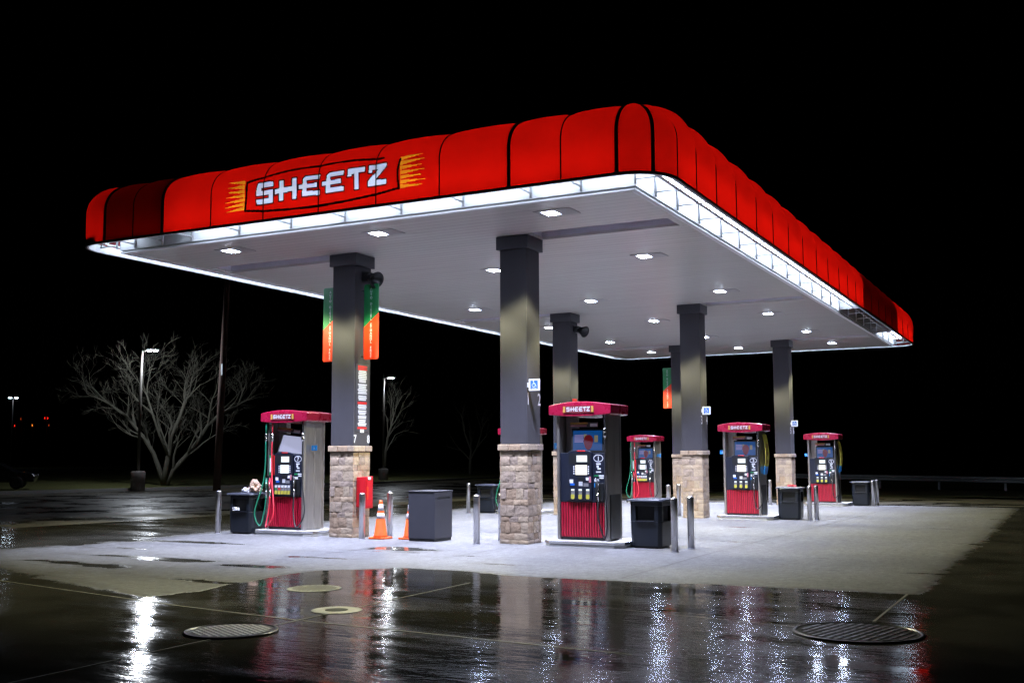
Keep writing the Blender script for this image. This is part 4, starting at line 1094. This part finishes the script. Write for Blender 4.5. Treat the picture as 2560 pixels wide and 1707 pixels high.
# the islands: right-hand pump of each row and left-hand pump of each row, mirrored about the canopy's axis
PRX, PLX = -7.21, -13.45
PY = [16.775, 26.62, 36.42]
pl = {}
pl['1'] = make_pump('A', '1'); pl['1'].location = (PRX, PY[0], 0)
tag(pl['1'], 'fuel pump numbered 1 with red ribbed door, nearest the camera beside the big black bin', 'fuel pump', 'fuel pumps under the canopy')
pl['3'] = make_pump('A', '3', side_ad=True); pl['3'].location = (PRX, PY[1], gz(PY[1]))
tag(pl['3'], 'middle fuel pump of the right row, a yellow panel on its side, beside a bin', 'fuel pump', 'fuel pumps under the canopy')
pl['5'] = make_pump('A', '5', side_ad=True); pl['5'].location = (PRX, PY[2], gz(PY[2]))
tag(pl['5'], 'farthest right fuel pump with a yellow and blue panel on its side', 'fuel pump', 'fuel pumps under the canopy')
pl['7'] = make_pump('B', '7', idle=True, cover=False); pl['7'].location = (PLX, PY[0], 0)
tag(pl['7'], 'fuel pump with red and green hoses and tilted pale screen, left of the banners', 'fuel pump', 'fuel pumps under the canopy')
pl['9'] = make_pump('B', '9', cover=False); pl['9'].location = (PLX, PY[1], gz(PY[1]))
tag(pl['9'], 'fuel pump almost wholly hidden behind the nearest column', 'fuel pump', 'fuel pumps under the canopy')
pl['11'] = make_pump('B', '11', cover=False); pl['11'].location = (PLX, PY[2], gz(PY[2]))
tag(pl['11'], 'distant fuel pump with red and green labels seen above the big black bin lid', 'fuel pump', 'fuel pumps under the canopy')

# kerbed island plinths
def plinth(x, y, label):
    e = empty('island_plinth', (x, y, gz(y))); tag(e, label, 'plinth', 'plinths under the pumps')
    a, c, k = .70, .60, .13
    poly = [(-a, -c + k), (-a + k, -c), (a - k, -c), (a, -c + k), (a, c - k), (a - k, c), (-a + k, c), (-a, c - k)]
    b = MB(); b.prism(poly, -.05, .098); b.build('concrete_block', M['kerb'], e, bevel=0.012)
    b = MB(); pl2 = [(px * 1.012, py * 1.012) for px, py in poly]; n = 8
    for i in range(n):
        (x0, y0), (x1, y1) = pl2[i], pl2[(i + 1) % n]
        b.add([(x0, y0, .06), (x1, y1, .06), (x1, y1, .099), (x0, y0, .099), (x0 * .985, y0 * .985, .1005), (x1 * .985, y1 * .985, .1005)], [(0, 1, 2, 3), (3, 2, 5, 4)])
    b.build('steel_edge', M['chrome'], e)
plinth(PRX + .1, PY[0], 'low plinth with bright steel edge under pump 1')
plinth(PRX + .1, PY[1], 'low plinth with bright edge under the middle right pump')
plinth(PRX + .1, PY[2], 'low plinth under the farthest right pump')
plinth(PLX + .1, PY[0], 'low plinth with bright edge under the pump with red and green hoses')
plinth(PLX + .1, PY[1], 'low plinth seen between the nearest column and pump 1')
plinth(PLX + .1, PY[2], 'low plinth under the distant pump with red and green labels')

# ------------------------------------------------------------------ bins
def make_bin():
    e = empty('litter_bin'); h = .27
    def oct_(r, k): return [(-r, -r + k), (-r + k, -r), (r - k, -r), (r, -r + k), (r, r - k), (r - k, r), (-r + k, r), (-r, r - k)]
    b = MB(); b.prism(oct_(.265, .055), .03, .425, oct_(.275, .055)); b.build('body', M['bin'], e, bevel=0.012)
    b = MB(); b.prism(oct_(.235, .05), .0, .03); b.build('foot', M['black'], e)
    for sx in (-1, 1):
        for sy in (-1, 1):
            b = MB(); p = [(sx * .275, sy * .16), (sx * .275, sy * .22), (sx * .22, sy * .275), (sx * .16, sy * .275), (sx * .17, sy * .17)]
            ar = sum(p[i][0] * p[(i + 1) % 5][1] - p[(i + 1) % 5][0] * p[i][1] for i in range(5))
            b.prism(p if ar > 0 else p[::-1], .425, .665); b.build('post', M['bin'], e, bevel=0.008)
    b = MB(); b.prism(oct_(.275, .055), .665, .735); b.build('collar', M['bin'], e, bevel=0.008)
    b = MB(); b.box(-.225, .225, -.225, .225, .43, .66); b.build('shaded_liner', M['bin_dark'], e)  # solid block whose near-black colour stands in for shade in the openings
    b = MB(); b.prism(oct_(.325, .05), .737, .768, oct_(.315, .05)); b.prism(oct_(.29, .05), .769, .785, oct_(.10, .03)); b.build('lid', M['bin_lid'], e, bevel=0.008)
    b = MB(); b.box(-.17, .17, -.305, -.27, .415, .435); b.build('sill', M['bin'], e, bevel=0.006)
    return e
bin0 = make_bin()
bins = [(-6.12, 16.78, 'big black litter bin right beside pump 1 at the front right'),
        (-6.15, 26.85, 'black litter bin with something pink on its lid, beside the middle right pump'),
        (-6.10, 36.75, 'black litter bin beside the farthest right pump'),
        (-14.43, 16.55, 'black litter bin with rubbish heaped on its lid, left of the pump with coloured hoses'),
        (-14.45, 26.55, 'black litter bin far back in the gap left of the nearest column')]
for i, (x, y, lb) in enumerate(bins):
    o = bin0 if i == 0 else copy_tree(bin0)
    o.location = (x, y, gz(y)); o.rotation_euler = (0, 0, math.radians((-2, 3, 1, 4, 0)[i])); o.scale = (1.0, 1.0, 1.02)
    tag(o, lb, 'litter bin', 'litter bins beside the pumps')
def crumple(name, x, y, z, r, mat, label, cat, seed, sq=(1, 1, 1)):
    bm = bmesh.new(); bmesh.ops.create_icosphere(bm, subdivisions=3, radius=r); rr = Vector((seed * 3.1, seed * 1.7, 0))
    for v in bm.verts:
        n = v.co.normalized(); f = 1 + 0.45 * mnoise.cell(n * 2.2 + rr) * 0.5 + 0.35 * mnoise.noise(n * 2.5 + rr)
        v.co = Vector((n.x * sq[0], n.y * sq[1], max(n.z, -0.55) * sq[2])) * r * f
    zmin = min(v.co.z for v in bm.verts)
    for v in bm.verts: v.co.z -= zmin
    me = D.meshes.new(name); bm.to_mesh(me); bm.free(); me.materials.append(mat)
    o = D.objects.new(name, me); COL.objects.link(o); o.location = (x, y, z); tag(o, label, cat); return o
LZ = .788 * 1.02
crumple('paper_bag', -14.22, 16.5, LZ - .01, .11, M['paper'], 'crumpled brown paper bag on the lid of the leftmost bin', 'paper bag', 1, (1.2, .9, 1.25))
crumple('crumpled_paper', -14.42, 16.45, LZ - .01, .06, M['paper_white'], 'crumpled white paper on the bin lid, left of the brown bag', 'waste paper', 2, (1.3, 1, .9))
crumple('crumpled_paper', -14.50, 16.27, .445, .055, M['paper_white'], 'white waste stuffed in the opening of the leftmost bin', 'waste paper', 3, (1.5, .8, .7))
crumple('red_wrapper', -6.1, 26.8, LZ + gz(26.8) - .01, .06, M['red_label'], 'pink wrapper lying on the lid of the middle right bin', 'wrapper', 4, (1.8, 1.2, .5))

# ------------------------------------------------------------------ bollards
def make_bollard():
    e = empty('steel_bollard')
    b = MB(); b.lathe([(.055, -.05), (.055, .80), (.052, .815), (.038, .828), (.012, .834)], seg=24); b.build('post', M['bollard'], e)
    b = MB(); b.lathe([(.062, -.02), (.062, .006), (.057, .012)], seg=24); b.build('base_ring', M['fixture'], e)
    return e
bol0 = make_bollard()
bl = [(-5.47, 16.02, 'steel bollard right of the front bin, the left and nearer of two'), (-5.46, 16.80, 'steel bollard right of the front bin, the right and farther of two'),
      (-9.00, 16.07, 'lone steel bollard between the dark grey cube and the nearest column'), (-9.02, 17.0, 'steel bollard whose edge just shows left of the nearest stone base'),
      (-11.40, 16.12, 'steel bollard in front of the red cabinet, left of the orange cone'), (-11.36, 16.95, 'steel bollard between the two orange cones'),
      (-14.92, 16.24, 'leftmost steel bollard, by the bin heaped with rubbish'),
      (-5.58, 26.30, 'steel bollard right of the middle bin, the left of two'), (-5.55, 26.95, 'steel bollard right of the middle bin, the right of two'),
      (-9.00, 25.95, 'distant pale bollard in front of the second-row stone base, the right of two'), (-9.05, 26.9, 'distant pale bollard showing over the right end of the big bin lid'),
      (-14.85, 26.05, 'tall thin distant bollard right of the dark grey cube'),
      (-5.68, 36.35, 'farthest right steel bollard pair, the left post'), (-5.66, 37.05, 'farthest right steel bollard pair, the right post'),
      (-8.95, 36.1, 'distant bollard between the middle right pump and the next bin')]
for i, (x, y, lb) in enumerate(bl):
    o = bol0 if i == 0 else copy_tree(bol0); o.location = (x, y, gz(y)); tag(o, lb, 'bollard', 'steel bollards at the island ends')

# ------------------------------------------------------------------ cones and cabinets
def make_cone():
    e = empty('traffic_cone')
    b = MB(); b.prism([(-.17, -.14), (-.14, -.17), (.14, -.17), (.17, -.14), (.17, .14), (.14, .17), (-.14, .17), (-.17, .14)], 0, .03); b.build('foot', M['cone_orange'], e, bevel=0.008)
    def R(z): return .125 - .098 * (z - .03) / .66
    b = MB(); b.lathe([(R(.03) + .012, .03), (R(.06), .06), (R(.66), .66), (.022, .685), (.012, .688)], seg=28); b.build('cone_body', M['cone_orange'], e)
    for z0, z1 in ((.36, .455), (.50, .615)):
        b = MB(); b.lathe([(R(z0) + .002, z0), (R(z1) + .002, z1)], seg=28); b.build('reflective_band', M['reflective'], e)
    return e
c0 = make_cone(); c0.location = (-11.2, 16.42, 0); tag(c0, 'orange traffic cone with two white bands, wholly in view between two bollards', 'traffic cone', 'orange traffic cones')
c1 = copy_tree(c0); c1.location = (-10.66, 16.58, 0); tag(c1, 'orange traffic cone half hidden behind the dark grey cube', 'traffic cone', 'orange traffic cones')

def cube(x, y, label, grp='grey cabinets between the pumps'):
    e = empty('equipment_cabinet', (x, y, gz(y))); tag(e, label, 'cabinet', grp)
    b = MB(); b.box(-.275, .275, -.30, .30, .05, .862); b.build('housing', M['cabinet'], e, bevel=0.008)
    b = MB(); b.box(-.262, .262, -.285, .285, .0, .05); b.build('skirt', M['black'], e)
    b = MB(); b.box(-.285, .285, -.31, .31, .862, .88); b.build('lid', M['cabinet'], e, bevel=0.005)
    b = MB(); b.box(.276, .280, -.22, .22, .74, .77); b.build('vent', M['black'], e)
cube(-10.17, 16.47, 'dark grey cube cabinet standing on the concrete between the two front islands')
cube(-10.17, 36.2, 'grey cabinet edge showing left of the middle right pump, far back')

# ------------------------------------------------------------------ background: trees, poles, lamps
def tree(name, base, stems, label, seed, twigs=1.0, lvl=5, r0=0.11):
    e = empty(name, base); tag(e, label, 'tree', 'bare trees beyond the lot')
    rnd = random.Random(seed); tk = MB(); br = MB()
    def limb(p, d, ln, r, depth):
        pts = [p]; rs = [r]; n = 4 if depth > 1 else 3; q = Vector(p); dd = Vector(d).normalized()
        for i in range(n):
            dd = (dd + Vector((rnd.uniform(-1, 1), rnd.uniform(-1, 1), rnd.uniform(-.5, .8))) * 0.20).normalized()
            q = q + dd * ln / n; pts.append(tuple(q)); rs.append(r * (1 - 0.42 * (i + 1) / n))
        br.tube(pts, rs, 5 if depth < lvl - 1 else 4, cap=False)
        if depth >= lvl: return
        k = rnd.choice((2, 3, 3)) if depth < lvl - 1 else 3
        for j in range(k):
            t = rnd.uniform(0.35, 1.0) if j else 1.0; idx = min(n, max(1, round(t * n)))
            ax = Vector((rnd.uniform(-1, 1), rnd.uniform(-1, 1), rnd.uniform(-1, 1))).normalized()
            nd = (dd + ax * rnd.uniform(0.5, 0.95)); nd.z += 0.12
            limb(pts[idx], nd, ln * rnd.uniform(0.58, 0.80), max(0.0045, rs[idx] * rnd.uniform(0.42, 0.60)), depth + 1)
    for path, r in stems:
        rs = [r * (1 - 0.55 * i / (len(path) - 1)) for i in range(len(path))]
        tk.tube(path, rs, 7)
        for i in range(1, len(path)):
            d = Vector(path[i]) - Vector(path[i - 1])
            for j in range(2 if i < len(path) - 1 else 3):
                ax = Vector((rnd.uniform(-1, 1), rnd.uniform(-1, 1), rnd.uniform(-.3, 1))).normalized()
                if i == 1 and j == 1: continue
                limb(path[i], d.normalized() + ax * (0.75 if i < len(path) - 1 else 0.45), rnd.uniform(1.3, 2.1) * twigs, rs[i] * 0.6, 2)
    t = tk.build('trunk', M['bark'], e); br.build('branches', M['bark'], t)
    return e
# screen-right of the distant trees runs along (0.69, 0.72)
def T(a, z, f=0.0): a *= 0.84; z *= 0.90; return (0.69 * a - 0.72 * f, 0.72 * a + 0.69 * f, z)
tree('bare_tree', (-44.9, 44.5, -0.2), [
    ([T(0.00, 0.00), T(-0.34, 1.12), T(-0.73, 2.08, .2), T(-1.26, 2.88, .2), T(-1.84, 3.60, .3), T(-2.52, 4.40, .4), T(-3.49, 5.04, .3)], .15),
    ([T(-0.05, 0.00), T(0.05, 0.96, -.2), T(0.24, 2.08, -.3), T(0.34, 3.12, -.3), T(0.87, 4.32, -.4), T(1.16, 5.28, -.3)], .17),
    ([T(0.10, 0.00), T(0.53, 1.04, .1), T(1.36, 1.92, .2), T(2.13, 2.88, .4), T(2.72, 3.84, .3), T(3.49, 4.56, .5), T(4.66, 5.12, .4)], .15),
    ([T(0.29, 1.76, -.3), T(-0.39, 3.20, -.6), T(-0.87, 4.48, -.9), T(-1.26, 5.60, -1.0)], .09)],
    'wide bare many-stemmed tree lit by the left street lamp', 21, 0.80, 6)
tree('bare_tree', (-46.2, 69.0, -0.4), [([T(-.6, 0), T(-.5, 2.3), T(-.3, 3.6), T(0, 4.5), T(.2, 5.3)], .12)], 'small bare tree lit behind the street lamp right of the banner column', 5, 0.8, 5)
tree('bare_tree', (-46.9, 82.6, -0.4), [([T(0, 0), T(0, 1.6), T(.1, 2.6), T(-.6, 4.2)], .16), ([T(.05, 1.8), T(.7, 2.8), T(1.2, 4.2)], .10)], 'faint small bare tree in the dark, left of the nearest column', 9, 0.8, 4)

POWER_ST = 700
def street_lamp(base, h, label, twin=False, power=POWER_ST):
    e = empty('street_lamp', base); tag(e, label, 'street lamp', 'street lamps round the lot')
    b = MB(); b.lathe([(.36, -.3), (.36, .95), (.33, 1.0)], seg=24); b.build('concrete_base', M['pole_base'], e)
    b = MB(); b.tube([(0, 0, 1.0), (0, 0, h)], [.085, .06], 12); b.build('pole', M['lamp_pole'], e)
    b = MB(); b.tube([(0, 0, h - .05), (.20, .21, h + .04)], .03, 8); b.build('arm', M['lamp_pole'], e)
    b = MB(); b.box(-.32, .32, -.17, .17, 0, .09); hd = b.build('lamp_head', M['fixture'], e, 0.02, loc=(.36, .38, h + .04)); hd.rotation_euler = (0, 0, math.radians(46))
    for x in ((-.15, .15) if twin else (0,)):
        b = MB(); w_ = .11 if twin else .2; b.box(x - w_, x + w_, -.11, .11, -.045, -.002); b.build('lens', M['street_lens' if twin else 'street_lens_dim'], hd)
    ld = D.lights.new('street_light', 'POINT'); ld.energy = power; ld.color = (.86, .92, 1.0); ld.shadow_soft_size = .12
    lo = D.objects.new('bulb', ld); COL.objects.link(lo); lo.parent = hd; lo.location = (0, 0, -.2)
street_lamp((-42.8, 40.6, -.25), 7.25, 'street lamp on a pale pole in front of the wide bare tree', True)
street_lamp((-44.9, 66.1, -.45), 7.65, 'street lamp seen right of the column with the two banners', False, POWER_ST * 0.45)

e = empty('far_street_lamp', (-134.6, 103.8, -1)); tag(e, 'tiny far twin-headed street lamp at the left edge', 'street lamp')
b = MB(); b.tube([(0, 0, 0), (0, 0, 11)], [.12, .08], 8); b.build('pole', M['lamp_pole'], e)
for a in (-.33, .33):
    b = MB(); b.box(a * .75 - .16, a * .75 + .16, a - .16, a + .16, 10.92, 11.05); b.build('lamp_head', M['far_lens'], e)

def signal(x, y, z, mat, label, dbl=False):
    e = empty('traffic_signal', (x, y, -1)); tag(e, label, 'traffic light', 'far traffic signals')
    b = MB(); b.tube([(0, 0, 0), (0, 0, z + 1.6)], .10, 8); b.build('pole', M['black'], e)
    b = MB(); b.box(-.2, .2, -.35, -.12, z + .5, z + 1.5); b.build('housing', M['black'], e, 0.03)
    for k in ((-.26, .26) if dbl else (0,)):
        b = MB(); b.lathe([(.17, 0), (.15, .06), (.05, .09)], seg=14)
        b.xform(Matrix.Translation((.12 + k * .69, -.36 + k * .72, z + 1.0)) @ Matrix.Rotation(math.radians(52), 4, 'Z') @ Matrix.Rotation(PI / 2, 4, 'Y')); b.build('lens', M[mat], e)
signal(-173.8, 134.8, 7.3, 'tail_red', 'tiny far red light, leftmost of the lower row at the left edge')
signal(-172.0, 137.2, 7.4, 'tail_amber', 'tiny far amber light at the left edge')
signal(-173.2, 135.6, 8.55, 'tail_dim', 'dim orange far light above the red and amber ones')
signal(-170.5, 139.0, 8.75, 'tail_red', 'double red far light, topmost and rightmost at the left edge', True)
signal(-170.2, 139.4, 7.4, 'tail_dim', 'dim red far light just below the double red one')

pole = MB(); pole.tube([(0, 0, -.4), (.10, .10, 5.2), (.22, .22, 11.2)], [.20, .175, .15], 14)
e = empty('utility_pole', (-39.3, 42.6, -.2)); tag(e, 'brown timber utility pole rising out of sight behind the canopy', 'utility pole')
pole.build('shaft', M['wood_pole'], e)
b = MB(); b.box(.15, .24, -.05, .0, 5.9, 6.5); b.build('cable_guard', M['galv'], e)

# guard rail at the far right, on the grass
e = empty('guard_rail', (-2.0, 58, gz(58))); tag(e, 'dim galvanised guard rail on the grass at the far right', 'guard rail')
P0, P1 = Vector((-14, 8.5, 0)), Vector((22, -13.5, 0)); dirv = (P1 - P0).normalized(); nrm = Vector((dirv.y, -dirv.x, 0))
b = MB(); prof_w = [(0, .42), (.05, .46), (.05, .52), (0, .57), (.05, .62), (.05, .68), (0, .72), (-.02, .72), (.02, .67), (.02, .63), (-.02, .57), (.02, .51), (.02, .47), (-.02, .42)]
m_ = len(prof_w); b.add([tuple(p + nrm * d + Vector((0, 0, z))) for p in (P0, P1) for d, z in prof_w], [(k, (k + 1) % m_, m_ + (k + 1) % m_, m_ + k) for k in range(m_)])
b.build('rail_beam', M['galv'], e)
ln = (P1 - P0).length; n = int(ln / 3.8)
for k in range(n + 1):
    p = P0 + dirv * (ln * k / n) - nrm * .12
    b = MB(); b.box(p.x - .06, p.x + .06, p.y - .05, p.y + .05, -.3, .70); b.build('rail_post', M['galv'], e)

# parked car at the left edge
car = empty('parked_car', (-48.6, 36.3, -.1), math.radians(46)); tag(car, 'dark car parked beyond the verge, cut by the left edge', 'car')
side = [(-2.2, .35), (2.15, .35), (2.22, .62), (2.05, .80), (1.25, .90), (.55, 1.30), (-.85, 1.33), (-1.75, .95), (-2.2, .90)]
b = MB(); b.slab(side, -.85, .85); b.build('body', M['car_paint'], car, 0.07, segs=3)
b = MB(); b.slab([(1.08, .93), (.52, 1.25), (-.80, 1.28), (-1.50, .97)], -.856, -.845); b.slab([(1.08, .93), (.52, 1.25), (-.80, 1.28), (-1.50, .97)], .845, .856); b.build('side_window', M['car_glass'], car)
for x in (-1.35, 1.35):
    for y in (-.78, .78):
        b = MB(); b.lathe([(.2, -.10), (.31, -.10), (.32, -.06), (.32, .06), (.31, .10), (.2, .10)], seg=24); b.xform(Matrix.Translation((x, y, .32)) @ Matrix.Rotation(PI / 2, 4, 'X')); w_ = b.build('wheel', M['rubber'], car)
        b = MB(); b.lathe([(.19, -.105), (.19, .105)], seg=20); b.xform(Matrix.Translation((x, y, .32)) @ Matrix.Rotation(PI / 2, 4, 'X')); b.build('rim', M['car_paint'], w_)
for y in (-.6, .6):
    b = MB(); b.box(2.12, 2.235, y - .2, y + .2, .62, .74); b.build('headlight', M['chrome'], car, 0.02)

# ------------------------------------------------------------------ world, camera, render settings
w = D.worlds.new('World'); scene.world = w; w.use_nodes = True
nt = w.node_tree; bg = nt.nodes['Background']; sky = nt.nodes.new('ShaderNodeTexSky'); sky.sky_type = 'NISHITA'; sky.sun_disc = False
sky.sun_elevation = math.radians(-5); sky.sun_rotation = math.radians(200)
nt.links.new(sky.outputs['Color'], bg.inputs['Color']); bg.inputs['Strength'].default_value = 0.0015

cam = D.cameras.new('Camera'); co = D.objects.new('Camera', cam); COL.objects.link(co)
cam.sensor_width = 36; cam.lens = 37.592; cam.clip_end = 2000; cam.clip_start = 0.05
R = Matrix(((0.88808423, 0.05219502, 0.45670788), (0.45966134, -0.09170095, -0.88334726), (-0.00422578, 0.99441773, -0.1054302)))
mw = R.to_4x4(); mw.translation = (0, 0, 1.5); co.matrix_world = mw
scene.camera = co
scene.view_settings.view_transform = 'Standard'; scene.view_settings.look = 'None'; scene.view_settings.exposure = 0; scene.view_settings.gamma = 1
scene.render.engine = 'CYCLES'
cy = scene.cycles
cy.use_denoising = True; cy.denoiser = 'OPENIMAGEDENOISE'; cy.denoising_input_passes = 'RGB_ALBEDO_NORMAL'; cy.denoising_prefilter = 'NONE'; cy.use_adaptive_sampling = False; cy.use_light_tree = True; cy.max_bounces = 7; cy.diffuse_bounces = 4; cy.glossy_bounces = 4; cy.transmission_bounces = 6
cy.caustics_reflective = False; cy.caustics_refractive = False; cy.sample_clamp_indirect = 6; cy.sample_clamp_direct = 0
